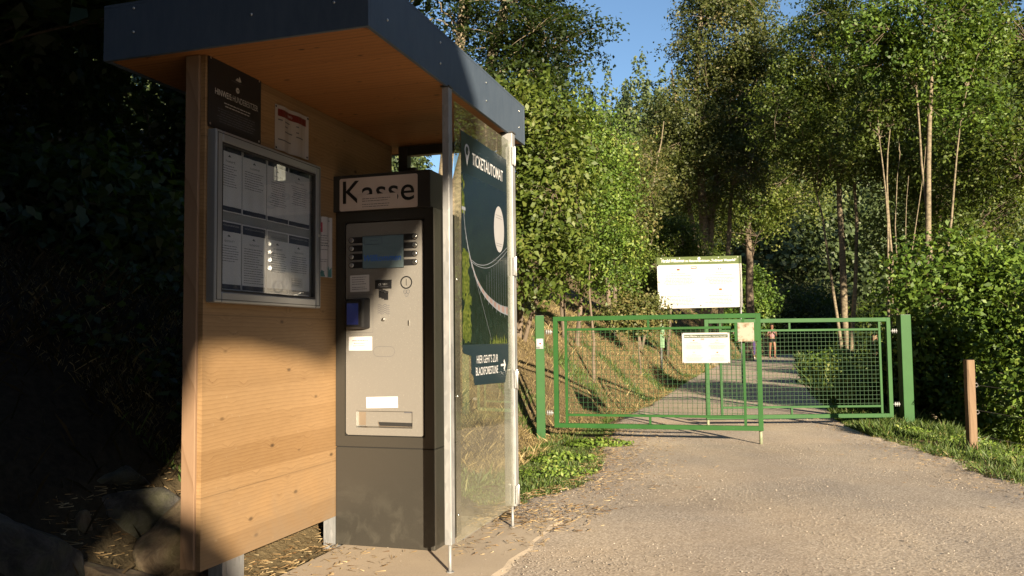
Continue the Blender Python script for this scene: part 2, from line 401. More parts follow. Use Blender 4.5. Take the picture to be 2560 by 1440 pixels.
class MB:
    """collects shapes in world space; build() links them as ONE mesh object"""
    def __init__(s): s.v = []; s.f = []; s.m = []; s.mats = []; s.sm = []
    def mi(s, mat):
        if mat not in s.mats: s.mats.append(mat)
        return s.mats.index(mat)
    def add(s, vs, fs, mat, smooth=False):
        k = len(s.v); s.v += [Vector(p) for p in vs]; mi = s.mi(mat)
        for f in fs: s.f.append([i + k for i in f]); s.m.append(mi); s.sm.append(smooth)
    def box(s, o, r, u, n, mat):
        """box from corner o with edge vectors r,u,n"""
        o, r, u, n = map(Vector, (o, r, u, n))
        p = [o, o + r, o + r + u, o + u, o + n, o + r + n, o + r + u + n, o + u + n]
        fs = [(0, 3, 2, 1), (4, 5, 6, 7), (0, 1, 5, 4), (1, 2, 6, 5), (2, 3, 7, 6), (3, 0, 4, 7)]
        if r.cross(u).dot(n) < 0: fs = [f[::-1] for f in fs]
        s.add(p, fs, mat)
    def abox(s, a0, a1, b0, b1, z0, z1, mat):
        s.box(W(a0, b0, z0), AX * (a1 - a0), BX * (b1 - b0), ZX * (z1 - z0), mat)
    def wbox(s, x0, x1, y0, y1, z0, z1, mat):
        s.box((x0, y0, z0), (x1 - x0, 0, 0), (0, y1 - y0, 0), (0, 0, z1 - z0), mat)
    def bar(s, p, q, w, h, mat, up=(0, 0, 1)):
        p, q = Vector(p), Vector(q); d = (q - p).normalized(); up = Vector(up)
        sd_ = d.cross(up).normalized(); u = sd_.cross(d)
        s.box(p - sd_ * w / 2 - u * h / 2, sd_ * w, u * h, q - p, mat)
    def tube(s, pts, rad, mat, seg=8, cap=True):
        pts = [Vector(p) for p in pts]; rad = rad if hasattr(rad, '__len__') else [rad] * len(pts)
        k = len(s.v); mi = s.mi(mat)
        for i, p in enumerate(pts):
            d = (pts[min(i + 1, len(pts) - 1)] - pts[max(i - 1, 0)]).normalized()
            a = d.orthogonal().normalized() if abs(d.z) < .9 else d.cross(Vector((0, 1, 0))).normalized()
            b_ = d.cross(a)
            for j in range(seg):
                an = 2 * math.pi * j / seg
                s.v.append(p + (a * math.cos(an) + b_ * math.sin(an)) * rad[i])
        for i in range(len(pts) - 1):
            for j in range(seg):
                s.f.append([k + i * seg + j, k + i * seg + (j + 1) % seg, k + (i + 1) * seg + (j + 1) % seg, k + (i + 1) * seg + j]); s.m.append(mi); s.sm.append(True)
        if cap:
            s.f.append([k + j for j in range(seg)][::-1]); s.m.append(mi); s.sm.append(False)
            s.f.append([k + (len(pts) - 1) * seg + j for j in range(seg)]); s.m.append(mi); s.sm.append(False)
    def build(s, name, parent=None, bevel=0, kind=None):
        base = rloc(parent) if parent else Vector((0, 0, 0))
        me = bpy.data.meshes.new(name)
        me.from_pydata([tuple(p - base) for p in s.v], [], s.f)
        for mt in s.mats: me.materials.append(MATS[mt])
        me.polygons.foreach_set('material_index', s.m); me.polygons.foreach_set('use_smooth', s.sm)
        me.update()
        o = bpy.data.objects.new(name, me); COL.objects.link(o)
        if parent: o.parent = parent
        if kind: o['kind'] = kind
        if bevel:
            bv = o.modifiers.new('bevel', 'BEVEL'); bv.width = bevel; bv.segments = 2; bv.limit_method = 'ANGLE'; bv.harden_normals = False
        return o
    def top(s, name, label, cat, group=None, bevel=0):
        """a thing that is one mesh: origin at its lowest centre"""
        mn = Vector((min(p.x for p in s.v), min(p.y for p in s.v), min(p.z for p in s.v)))
        mx = Vector((max(p.x for p in s.v), max(p.y for p in s.v), max(p.z for p in s.v)))
        c = Vector(((mn.x + mx.x) / 2, (mn.y + mx.y) / 2, mn.z))
        s.v = [p - c for p in s.v]
        o = s.build(name, None, bevel); o.location = c
        return tag(o, label, cat, group)

class Face:
    """a flat face in the world: origin, right, up, outward normal; draws prints on it"""
    def __init__(s, o, r, u, mb=None):
        s.o = Vector(o); s.r = Vector(r).normalized(); s.u = Vector(u).normalized(); s.n = s.r.cross(s.u); s.mb = mb or MB()
    def P(s, x, y, h=0): return s.o + s.r * x + s.u * y + s.n * h
    def rect(s, x0, y0, x1, y1, mat, h=.0006):
        if getattr(s, 'sub', None):      # cut to follow a curled sheet
            st = s.sub; k0 = math.floor(x0 / st + 1e-6); xs_ = [x0]
            while (k0 + 1) * st < x1 - 1e-5: k0 += 1; xs_.append(k0 * st)
            xs_.append(x1); xs_ = [q for i, q in enumerate(xs_) if i == 0 or q > xs_[i - 1]]
            vs_ = [s.P(q, y0, h) for q in xs_] + [s.P(q, y1, h) for q in xs_]; n_ = len(xs_)
            s.mb.add(vs_, [(i, i + 1, n_ + i + 1, n_ + i) for i in range(n_ - 1)], mat); return
        s.mb.add([s.P(x0, y0, h), s.P(x1, y0, h), s.P(x1, y1, h), s.P(x0, y1, h)], [(0, 1, 2, 3)], mat)
    def slab(s, x0, y0, x1, y1, mat, h0, h1):
        s.mb.box(s.P(x0, y0, h0), s.r * (x1 - x0), s.u * (y1 - y0), s.n * (h1 - h0), mat)
    def poly(s, pts, mat, h=.0006):
        s.mb.add([s.P(x, y, h) for x, y in pts], [tuple(range(len(pts)))], mat)
    def disc(s, x, y, rx, mat, h=.0006, ry=None, seg=28, inner=0):
        ry = ry or rx
        A_ = [(math.cos(2 * math.pi * i / seg), math.sin(2 * math.pi * i / seg)) for i in range(seg)]
        if not inner: s.poly([(x + rx * c, y + ry * q) for c, q in A_], mat, h); return
        vs = [s.P(x + rx * c, y + ry * q, h) for c, q in A_] + [s.P(x + (rx - inner) * c, y + (ry - inner) * q, h) for c, q in A_]
        s.mb.add(vs, [(i, (i + 1) % seg, seg + (i + 1) % seg, seg + i) for i in range(seg)], mat)
    def line(s, pts, w, mat, h=.0006):
        for (x0, y0), (x1, y1) in zip(pts[:-1], pts[1:]):
            d = Vector((x1 - x0, y1 - y0)); L = d.length
            if L < 1e-6: continue
            d /= L; nx, ny = -d.y * w / 2, d.x * w / 2
            s.mb.add([s.P(x0 - nx, y0 - ny, h), s.P(x1 - nx, y1 - ny, h), s.P(x1 + nx, y1 + ny, h), s.P(x0 + nx, y0 + ny, h)], [(0, 1, 2, 3)], mat)
    def lines(s, x0, x1, y, n, step, th, mat, ragged=.3, centre=False, h=.0006, seed=1):
        """small print too fine to read: rows broken into words"""
        rr = random.Random(seed)
        for i in range(n):
            w = (x1 - x0) * (1 - ragged * rr.random()); a = x0 + ((x1 - x0 - w) / 2 if centre else 0); e = a + w
            while a < e:
                wl = (x1 - x0) * rr.uniform(.04, .13)
                s.rect(a, y - i * step, min(a + wl, e), y - i * step + th, mat, h); a += wl + (x1 - x0) * .018
    def text(s, txt, x, y, height, mat, width=None, align='LEFT', bold=0, h=.0008, shear=0):
        """y is the baseline, height the cap height"""
        cu = bpy.data.curves.new('t', 'FONT'); cu.body = txt; cu.size = 1; cu.offset = bold; cu.shear = shear; cu.resolution_u = 4
        ob = bpy.data.objects.new('t', cu); COL.objects.link(ob)
        dg = bpy.context.evaluated_depsgraph_get(); me = bpy.data.meshes.new_from_object(ob.evaluated_get(dg))
        co = [v.co.copy() for v in me.vertices]; fs = [tuple(p.vertices) for p in me.polygons]
        bpy.data.objects.remove(ob); bpy.data.curves.remove(cu); bpy.data.meshes.remove(me)
        if not co: return
        x0 = min(c.x for c in co); x1 = max(c.x for c in co); k = height / .70; kx = k
        if width: kx = width / (x1 - x0)
        wd = (x1 - x0) * kx
        off = {'LEFT': 0, 'CENTER': -wd / 2, 'RIGHT': -wd}[align]
        s.mb.add([s.P(x + off + (c.x - x0) * kx, y + c.y * k, h) for c in co], fs, mat)

def fast_mesh(name, verts, nper, mat, tint=None, parent=None, faces=None, smooth=False):
    """many equal polygons of nper corners straight from numpy (verts in world space)"""
    base = np.array(rloc(parent)) if parent else np.zeros(3)
    verts = (np.asarray(verts).reshape(-1, 3) - base).astype(np.float32)
    nv = len(verts); me = bpy.data.meshes.new(name); me.vertices.add(nv); me.vertices.foreach_set('co', verts.ravel())
    if faces is None: idx = np.arange(nv, dtype=np.int32)
    else: idx = np.asarray(faces, dtype=np.int32).ravel()
    nf = len(idx) // nper
    me.loops.add(len(idx)); me.loops.foreach_set('vertex_index', idx)
    me.polygons.add(nf); me.polygons.foreach_set('loop_start', np.arange(nf, dtype=np.int32) * nper)
    me.polygons.foreach_set('loop_total', np.full(nf, nper, dtype=np.int32))
    if smooth: me.polygons.foreach_set('use_smooth', np.ones(nf, dtype=bool))
    if tint is not None:
        at = me.attributes.new('tint', 'FLOAT', 'POINT'); at.data.foreach_set('value', np.asarray(tint, dtype=np.float32))
    me.materials.append(MATS[mat]); me.update(calc_edges=True)
    o = bpy.data.objects.new(name, me); COL.objects.link(o)
    if parent: o.parent = parent
    return o

def unit(v): return v / (np.linalg.norm(v, axis=-1, keepdims=True) + 1e-9)
def leaves(cen, nrm, size, tint, rng, aspect=.62):
    """each leaf a folded kite of its own"""
    n = len(cen); nrm = unit(nrm)
    d = unit(np.cross(nrm, unit(rng.normal(size=(n, 3)))))
    sd_ = np.cross(nrm, d); size = np.asarray(size).reshape(-1, 1)
    sz = size * rng.uniform(.65, 1.3, (n, 1))
    fold = nrm * sz * rng.uniform(.02, .16, (n, 1))
    v = np.stack([cen - d * sz * .5, cen + sd_ * sz * aspect * .5 + fold - d * sz * .05, cen + d * sz * .55 - nrm * sz * .12, cen - sd_ * sz * aspect * .5 + fold - d * sz * .05], axis=1)
    return v, np.repeat(tint, 4)

# ------------------------------------------------------------------ terrain
ZRX = [-30, 0, 3.6, 5.2, 6.5, 9.3, 12, 20, 41, 60, 400]; ZRY = [-.007, -.007, -.007, -.018, -.06, -.14, -.12, -.10, -.07, .1, 3]
LX = [-30, -6, 0, 3.4, 5.1, 8, 10, 12, 15, 23, 39, 60, 90, 400]; LY = [-5, -3.6, -2.6, -1.5, -.85, -.1, .3, 1.2, 2.3, 4.7, 9.8, 24, 50, 300]
GX = [-30, 0, 3, 4, 5, 5.9, 6.6, 8.7, 10.2, 12, 15, 23, 39, 60]; GY = [-4, -2.5, -1.3, -.9, -.15, .1, .55, .9, 1.2, 1.5, 2.5, 4.9, 10, 24.2]
RX = [-30, 0, 6, 8.75, 10.9, 12.5, 16, 27, 41, 60, 90, 400]; RY = [3.6, 3.6, 3.7, 4.2, 4.45, 4.8, 5.8, 9.3, 14, 28, 56, 320]
BSX = [0, .3, .8, 1.6, 2.6, 4, 8, 25, 70, 200]; BSY = [0, .2, .72, 1.35, 1.75, 2.3, 4.4, 10.5, 11, 9]
CSX = [0, 1, 3, 12, 30, 60, 110, 160, 300]; CSY = [0, -.08, -.7, -4.5, -8, -7, 8, 30, 60]
def wob(x, y, s=1.0):
    return (np.sin(x * 1.7 * s + y * .9 * s) + np.sin(x * .6 * s - y * 1.9 * s + 1.3) * .8 + np.sin(x * 3.9 * s + 2.1 * y * s + .5) * .35 + np.sin(y * 4.3 * s - x * 2.7 * s) * .3) / 2.4
def zt(x, y):
    x = np.asarray(x, float); y = np.asarray(y, float)
    zr = np.interp(y, ZRX, ZRY); L = np.interp(y, LX, LY); R = np.interp(y, RX, RY)
    s = np.maximum(L - x, 0); q = np.maximum(x - R, 0)
    z = zr + np.interp(s, BSX, BSY) + np.interp(q, CSX, CSY)
    z += np.minimum(s, 1.2) * .07 * wob(x, y, 1.6) + np.minimum(q, 1) * .05 * wob(x, y, 1.9)
    z += np.interp(y, [58, 100, 200, 420], [0, 4, 18, 40]) + np.interp(x, [25, 90, 220], [0, 26, 55]) * np.interp(y, [60, 200], [0, 1])
    z += np.interp(-y, [25, 70, 260], [0, 9, 44])  # unseen hill added behind the viewpoint to block low sky light
    z += wob(x, y, .05) * np.minimum((s + q) * .02, 3)
    return z
def zt1(x, y): return float(zt(x, y))

def grid_axis(parts):
    out = []
    for a, b_, st in parts: out += list(np.arange(a, b_, st))
    return np.array(out + [parts[-1][1]])
gx = grid_axis([(-300, -60, 20), (-60, -12, 3), (-12, -4, .6), (-4, 7, .12), (7, 16, .5), (16, 60, 3), (60, 420, 15)])
gy = grid_axis([(-276, -12, 12), (-12, 2, 1), (2, 14, .12), (14, 26, .3), (26, 60, 1), (60, 420, 15)])
XX, YY = np.meshgrid(gx, gy); ZZ = zt(XX, YY) - .02
vv = np.stack([XX, YY, ZZ], -1).reshape(-1, 3); nx, ny = len(gx), len(gy)
ii = (np.arange(ny - 1)[:, None] * nx + np.arange(nx - 1)[None]).ravel()
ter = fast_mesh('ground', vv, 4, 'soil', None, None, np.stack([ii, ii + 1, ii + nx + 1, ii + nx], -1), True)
ter['kind'] = 'structure'

# gravel road as its own sheet with ragged edges
ys = grid_axis([(-8, 2, .5), (2, 14, .08), (14, 30, .2), (30, 75, .8)])
ts = np.linspace(0, 1, 70)
Lg = np.interp(ys, GX, GY) + .10 * wob(ys, ys * .3, 2.7) + .04 * np.sin(ys * 17)
Rg = np.interp(ys, RX, RY) + .10 * wob(ys * .7, ys, 2.1) + .04 * np.sin(ys * 13)
PX = Lg[:, None] + (Rg - Lg)[:, None] * ts[None]; PY = np.repeat(ys[:, None], len(ts), 1)
PZ = np.interp(PY, ZRX, ZRY) + .004 + .008 * wob(PX, PY, 1.4) - .02 * ((ts[None] < .001) | (ts[None] > .999))
vv = np.stack([PX, PY, PZ], -1).reshape(-1, 3); nx, ny = len(ts), len(ys)
ii = (np.arange(ny - 1)[:, None] * nx + np.arange(nx - 1)[None]).ravel()
road = fast_mesh('gravel_road', vv, 4, 'gravel_road', None, None, np.stack([ii, ii + 1, ii + nx + 1, ii + nx], -1), True)
road['kind'] = 'structure'

# concrete slab with a worn, slightly broken right edge
mb = MB(); n = 26; top = []; 
rt = [(-1.24 + .012 * math.sin(i * 2.3) + .008 * math.sin(i * 5.1), 1.6 + i * (4.78 - 1.6) / (n - 1)) for i in range(n)]
vs = [W(-2.18, 1.6, 0)] + [W(a, b_, 0) for a, b_ in rt] + [W(-2.18, 4.78, 0)]
k = len(vs); lo = [p - ZX * .035 + (AX * .10 if 0 < i < k - 1 else AX * 0) for i, p in enumerate(vs)]
mb.add(vs + lo, [tuple(range(k))] + [(i, i + k, (i + 1) % k + k, (i + 1) % k) for i in range(k)], 'concrete')
slab = mb.build('concrete_pavement'); slab['kind'] = 'structure'

# ------------------------------------------------------------------ ticket shelter
SH = empty('ticket_shelter', W(-2.2, 2.9, 0), 'open timber and steel shelter with grey-blue sheet roof edge around the ticket machine', 'shelter')
mb = MB(); mb.abox(-2.251, -2.229, 2.872, 4.65, .144, 2.266, 'wood_wall'); mb.build('side_wall', SH)
mb = MB(); mb.abox(-2.318, -2.2525, 2.86, 2.955, .151, 2.266, 'wood_post'); mb.build('timber_post', SH, .003)
mb = MB(); mb.abox(-2.31, -2.2525, 4.5, 4.65, .151, 2.266, 'wood_post'); mb.build('timber_post', SH, .003)
mb = MB()
for a0, a1, b0, b1 in ((-2.31, -2.24, 3.03, 3.055), (-2.31, -2.24, 3.16, 3.18), (-2.262, -2.24, 3.057, 3.158)): mb.abox(a0, a1, b0, b1, -.12, .143, 'galvanised')
mb.build('wall_foot', SH)
mb = MB(); mb.abox(-2.30, -2.23, 3.96, 4.03, -.12, .143, 'galvanised'); mb.build('wall_foot', SH)
roof = MB(); roof.abox(-2.66, -1.452, 2.81, 4.86, 2.268, 2.30, 'wood_soffit')
soff = roof.build('ceiling', SH)
mb = MB(); mb.abox(-2.681, -1.433, 2.789, 4.88, 2.49, 2.503, 'zinc_sheet'); rf = mb.build('roof', SH)
mb = MB()   # folded sheet fascia, four sides, lower lip
mb.abox(-2.681, -1.433, 2.789, 2.806, 2.262, 2.4895, 'zinc_sheet'); mb.abox(-2.681, -1.433, 4.863, 4.88, 2.262, 2.4895, 'zinc_sheet')
mb.abox(-2.681, -2.664, 2.8063, 4.8627, 2.262, 2.4895, 'zinc_sheet'); mb.abox(-1.45, -1.433, 2.8063, 4.8627, 2.262, 2.4895, 'zinc_sheet')
fas = mb.build('fascia', rf, .0015)
def screw(mb, p, n, r=.006, mat='silver'):
    p = Vector(p); n = Vector(n); mb.tube([p, p + n * .003, p + n * .005], [r, r, r * .5], mat, 8)
for b_ in (3.504, 4.15, 2.95, 4.75):
    for z in (2.442, 2.343): mb = MB(); screw(mb, W(-1.4325, b_, z), AX); mb.build('screw', rf)
for a in (-2.525, -1.95, -1.58):
    for z in (2.473, 2.371): mb = MB(); screw(mb, W(a, 2.7885, z), -BX); mb.build('screw', rf)
mb = MB(); mb.abox(-1.465, -1.430, 3.60, 3.645, .126, 2.261, 'galvanised'); mb.build('steel_post', SH, .003)
mb = MB(); mb.abox(-1.478, -1.412, 4.545, 4.60, .121, 2.261, 'galvanised'); mb.build('steel_post', SH, .003)
for b_, a in ((3.622, -1.447), (4.572, -1.443)):
    mb = MB(); mb.tube([W(a, b_, -.06), W(a, b_, .127)], .008, 'galvanised', 12)
    mb.tube([W(a, b_, -.01), W(a, b_, .004)], .018, 'galvanised', 12); mb.build('adjustable_foot', SH)
mb = MB(); mb.abox(-1.470, -1.425, 3.595, 3.65, 2.2612, 2.2675, 'anthracite'); mb.build('post_bracket', SH)
mb = MB(); mb.abox(-1.482, -1.408, 4.54, 4.605, 2.2612, 2.2675, 'anthracite'); mb.build('post_bracket', SH)
mb = MB(); mb.abox(-2.19, -2.13, 4.66, 4.72, .05, 2.262, 'anthracite'); mb.abox(-2.129, -2.075, 4.66, 4.70, .05, 2.13, 'anthracite'); mb.build('steel_post', SH, .003)
mb = MB(); mb.abox(-2.129, -1.455, 4.66, 4.71, 2.205, 2.262, 'anthracite'); mb.build('rear_beam', SH, .003)
mb = MB(); mb.abox(-1.4285, -1.4245, 3.66, 4.548, .124, 2.207, 'acrylic'); SC = mb.build('clear_side_screen', SH)
for z0, z1 in ((2.071, 2.178), (1.43, 1.535), (.786, .888), (.135, .238)):
    mb = MB(); mb.abox(-1.4115, -1.404, 4.535, 4.585, z0, z1, 'galvanised'); mb.tube([W(-1.403, 4.562, z0 - .004), W(-1.403, 4.562, z1 + .004)], .009, 'silver', 10)
    mb.build('screen_clamp', SH, .001)
for z in (.25, .8, 1.35, 1.95):
    mb = MB(); screw(mb, W(-1.424, 3.672, z), AX, .006); mb.build('screen_bolt', SH)

# --- poster on the clear screen
F = Face(W(-1.4238, 3.738, 0), BX, ZX)
F.poly([(0, 1.035), (.727, 1.035), (.727, 2.086), (0, 2.086)], 'navy_poster', .0008)
F.poly([(.0, 1.0345), (.727, 1.0345), (.727, .948), (.66, .826), (.165, .838), (.15, .885), (.12, .90), (.12, .985), (.02, .998), (.0, 1.01)], 'navy_poster', .0008)
po = empty('ticket_poster', W(-1.4238, 3.738, .83), 'tall dark poster with forest bridge photo and TICKETAUTOMAT lettering on the clear screen', 'poster')
F.mb.build('backing_sheet', po)
F = Face(W(-1.4238, 3.738, 0), BX, ZX)
m_ = MB(); n = 40
m_.add([W(-1.4225, 3.741, 1.041), W(-1.4225, 4.462, 1.041), W(-1.4225, 4.462, 1.893), W(-1.4225, 3.741, 1.88)], [(0, 1, 2, 3)], 'forest_print')
m_.v = m_.v
pp = m_.build('forest_picture', po)
F2 = Face(W(-1.4225, 3.741, 1.041), BX, ZX)
rr = random.Random(3)
def blob(F, pts, mat, h):                 # jagged foliage silhouettes printed along the edge
    F.poly(pts, mat, h)
for k in range(46):                        # left-hand bright firs
    y = .02 + .42 * rr.random(); x = rr.random() * .13 * (1 - abs(y - .17) * 1.6); r = .018 + .02 * rr.random()
    F2.poly([(max(x + r * math.cos(a) * rr.uniform(.5, 1.2), 0), max(y + r * 1.5 * math.sin(a) * rr.uniform(.5, 1.2), 0)) for a in [i * math.pi / 4 for i in range(8)]], 'print_foliage', .0004 + k * .00001)
for k in range(16):
    y = .62 + .2 * rr.random(); x = rr.random() * .03; r = .016
    F2.poly([(max(x + r * math.cos(a) * rr.uniform(.5, 1.2), 0), y + r * 1.6 * math.sin(a) * rr.uniform(.5, 1.2)) for a in [i * math.pi / 4 for i in range(8)]], 'print_foliage', .0004 + k * .00001)
for k in range(26):
    x = .40 + .31 * rr.random(); h_ = .02 + .035 * rr.random()
    F2.poly([(x - .012, 0), (min(x + .012, .72), 0), (x, h_)], 'print_foliage', .0004 + k * .00001)
deck = [(.025, .66), (.04, .58), (.075, .49), (.13, .40), (.21, .315), (.32, .25), (.45, .205), (.58, .175), (.715, .16)]
def smooth_pts(p, k=5):
    out = []
    for i in range(len(p) - 1):
        p0 = p[max(i - 1, 0)]; p1 = p[i]; p2 = p[i + 1]; p3 = p[min(i + 2, len(p) - 1)]
        for j in range(k):
            t_ = j / k
            out.append(tuple(.5 * ((2 * p1[d]) + (-p0[d] + p2[d]) * t_ + (2 * p0[d] - 5 * p1[d] + 4 * p2[d] - p3[d]) * t_ ** 2 + (-p0[d] + 3 * p1[d] - 3 * p2[d] + p3[d]) * t_ ** 3) for d in (0, 1)))
    return out + [p[-1]]
dk = smooth_pts(deck, 6)
for i in range(len(dk) - 1):
    w0 = .006 + .05 * (i / len(dk)) ** 1.6; w1 = .006 + .05 * ((i + 1) / len(dk)) ** 1.6
    (xa, ya), (xb, yb) = dk[i], dk[i + 1]
    F2.poly([(xa, ya), (xb, yb), (xb, yb + w1 * .75), (xa, ya + w0 * .75)], 'print_rail' if i % 3 else 'print_bridge', .0009)
    F2.line([(xa, ya), (xb, yb)], .006, 'print_bridge', .0012); F2.line([(xa, ya + w0 * .8), (xb, yb + w1 * .8)], .003, 'print_bridge', .0012)
    if i % 3 == 0: F2.line([(xa, ya), (xa, ya - .02)], .003, 'print_bridge', .0011)
F2.line(smooth_pts([(.13, .42), (.22, .405), (.36, .415), (.52, .46), (.715, .54)], 6), .003, 'print_bridge', .0010)
F2.line(smooth_pts([(.13, .41), (.24, .395), (.38, .40), (.53, .44), (.715, .52)], 6), .0025, 'print_bridge', .0011)
F2.line([(.15, .38), (.43, .02)], .002, 'print_bridge', .0010)
for i in range(9): F2.line([(.36 + i * .04, .23 - i * .008), (.36 + i * .04, .36 + i * .02)], .0012, 'print_bridge', .0008)
F2.rect(.0, .655, .05, .672, 'print_bridge', .0009)
F2.disc(.573, .627, .088, 'oval_print', .0014, ry=.127)
F2.lines(.515, .63, .70, 2, .014, .003, 'ink_faint', .2, True, .0018)
F2.lines(.52, .63, .545, 2, .012, .003, 'ink_faint', .2, True, .0018)
F2.mb.build('bridge_print', po)
F = Face(W(-1.4225, 3.738, 0), BX, ZX)
F.disc(.083, 2.0, .034, 'white_print', .0006, inner=.012)
F.poly([(.051, 1.993), (.083, 1.925), (.115, 1.993), (.083, 1.972)], 'white_print', .0007)
F.text('TICKETAUTOMAT', .155, 1.945, .062, 'white_print', width=.50, bold=.006)
F.text("HIER GEHT'S ZUR", .20, .945, .040, 'white_print', width=.335)
F.text('BLACKFORESTLINE', .185, .885, .040, 'white_print', width=.35, bold=.006)
F.rect(.585, .918, .655, .930, 'white_print'); F.poly([(.645, .955), (.672, .924), (.645, .893), (.632, .905), (.650, .924), (.632, .943)], 'white_print', .0008)
F.mb.build('lettering', po)

# --- wall mounted notices
def wallface(b, z, h=.0): return Face(W(-2.2288 + h, b, z), BX, ZX)
def sheet_thing(name, face, x1, y1, mat, label, cat, draw, group=None, thick=.002, curl=0):
    root = empty(name, face.P(x1 / 2, 0, 0), label, cat, group)
    mb = MB(); n = 12; pr = []
    for i in range(n + 1):
        x = x1 * i / n; h = thick + curl * math.sin(i / n * math.pi * 2.2) ** 2 + curl * 1.5 * (i / n) ** 3
        pr.append((x, h))
    vs = [face.P(x, y, h) for y in (0, y1) for x, h in pr] + [face.P(x, y, max(h - .0015, .0002)) for y in (0, y1) for x, h in pr]; q = n + 1
    fs = [(i, i + 1, q + i + 1, q + i) for i in range(n)] + [(2 * q + i + 1, 2 * q + i, 3 * q + i, 3 * q + i + 1) for i in range(n)]
    fs += [(i, 2 * q + i, 2 * q + i + 1, i + 1) for i in range(n)] + [(q + i + 1, 3 * q + i + 1, 3 * q + i, q + i) for i in range(n)]
    fs += [(0, q, 3 * q, 2 * q), (n, 2 * q + n, 3 * q + n, q + n)]
    mb.add(vs, fs, mat, False); mb.build('sheet', root)
    F = Face(face.o, face.r, face.u); F.sub = x1 / 12; draw(F)
    # drape the print over the curl
    for v_ in F.mb.v:
        x = (v_ - face.o).dot(face.r); t_ = max(0, min(1, x / x1))
        q_ = min(int(t_ * 12 + 1e-6), 11); f_ = t_ * 12 - q_
        ch = lambda w_: thick + curl * math.sin(w_ * math.pi * 2.2) ** 2 + curl * 1.5 * w_ ** 3
        v_ += face.n * (ch(q_ / 12) * (1 - f_) + ch((q_ + 1) / 12) * f_)
    F.mb.build('print', root)
    return root
def d_dog(F):
    w, h = .376, .31
    F.poly([(.185, .248), (.197, .262), (.203, .255), (.213, .272), (.226, .250), (.213, .246)], 'grey_print')
    F.lines(.155, .235, .238, 1, .01, .003, 'ink_faint', .1, True)
    F.disc(.20, .205, .0125, 'grey_print'); F.disc(.202, .206, .004, 'slate_poster', .001)
    F.text('HINWEIS:', .045, .150, .026, 'white_print', width=.115)
    F.text('HUNDEBESITZER', .166, .150, .026, 'grey_print', width=.185)
    F.lines(.10, .30, .124, 2, .013, .004, 'grey_print', .3, True, seed=3)
    F.lines(.055, .335, .092, 6, .011, .0035, 'ink_faint', .25, True, seed=4)
    for x in (.015, .361):
        for y in (.015, .295): F.disc(x, y, .005, 'silver', .001)
sheet_thing('dog_notice', wallface(2.883, 1.968), .376, .305, 'slate_poster', 'black notice board for dog owners reading HINWEIS: HUNDEBESITZER above the display case', 'notice', d_dog, thick=.005)
def d_menu(F):
    F.rect(.018, .165, .25, .20, 'maroon'); F.text('INFO', .12, .176, .012, 'grey_print', align='CENTER')
    for y, x, w in ((.145, .02, .03), (.143, .07, .05), (.12, .07, .03), (.095, .07, .07), (.142, .165, .02), (.112, .165, .02), (.09, .165, .06), (.05, .02, .11)): F.rect(x, y, x + w, y + .006, 'ink_faint')
    for x, y in ((.006, .208), (.262, .208), (.008, .01), (.258, .01)): F.disc(x, y, .005, 'rubber', .0012)
sheet_thing('paper_notice', wallface(3.378, 1.978), .268, .218, 'paper_lamin', 'curled white paper with dark red header pinned above the right end of the display case', 'notice', d_menu, curl=.010)
def d_sheet(F):
    F.rect(.02, .235, .075, .285, 'crimson'); F.line([(.03, .25), (.037, .27), (.045, .252), (.053, .272), (.064, .255)], .003, 'white_print', .001)
    F.lines(.015, .13, .215, 3, .012, .0035, 'ink', .3, seed=5); F.lines(.015, .13, .175, 2, .012, .005, 'ink', .2, seed=6)
    F.lines(.015, .13, .142, 1, .012, .0035, 'ink', .2, seed=6); F.lines(.015, .12, .09, 2, .01, .003, 'ink_faint', .2, seed=7)
    F.poly([(.003, .003), (.139, .003), (.139, .055), (.128, .04), (.118, .062), (.108, .036), (.098, .052), (.085, .028), (.07, .038), (.055, .022), (.04, .03), (.025, .05), (.015, .036), (.003, .046)], 'teal_print', .0009)
    F.rect(.105, .295, .13, .300, 'ink_faint')
sheet_thing('paper_notice', wallface(3.729, 1.397), .142, .316, 'paper_lamin', 'curled white leaflet with crimson square and fir tree border beside the ticket machine', 'notice', d_sheet, curl=.014)

# --- display case
DC = empty('display_case', W(-2.229, 3.30, 1.23), 'aluminium framed glass display case full of notices on the wooden wall', 'display case')
b0, b1, z0, z1, dp = 2.885, 3.728, 1.231, 1.957, .045
mb = MB(); fr = .047
for bb in ((b0, b0 + fr, z0, z1), (b1 - fr, b1, z0, z1), (b0 + fr, b1 - fr, z0, z0 + fr), (b0 + fr, b1 - fr, z1 - fr, z1)):
    mb.abox(-2.2285, -2.2285 + dp, bb[0] + .0002, bb[1] - .0002, bb[2] + (.0002 if bb[0] != b0 else 0), bb[3], 'alu_frame')
mb.build('frame', DC, .006)
mb = MB()
for bb in ((b0 + .012, b0 + .0145, z0 + .012, z1 - .012), (b1 - .0145, b1 - .012, z0 + .012, z1 - .012), (b0 + .015, b1 - .015, z0 + .012, z0 + .0145), (b0 + .015, b1 - .015, z1 - .0145, z1 - .012)):
    mb.abox(-2.2285 + dp, -2.2285 + dp + .0012, *bb, 'gap_black')
for bb in ((b0 + fr, b0 + fr + .008, z0 + fr, z1 - fr), (b1 - fr - .008, b1 - fr, z0 + fr, z1 - fr), (b0 + fr + .008, b1 - fr - .008, z0 + fr, z0 + fr + .008), (b0 + fr + .008, b1 - fr - .008, z1 - fr - .008, z1 - fr)):
    mb.abox(-2.2285 + .02, -2.2285 + dp - .004, *bb, 'rubber')
mb.build('seal', DC)
mb = MB(); mb.abox(-2.2285, -2.2215, b0 + fr, b1 - fr, z0 + fr, z1 - fr, 'felt_grey'); mb.build('back_panel', DC)
mb = MB(); mb.abox(-2.199, -2.196, b0 + fr + .008, b1 - fr - .008, z0 + fr + .008, z1 - fr - .008, 'case_glass'); mb.build('glass_pane', DC)
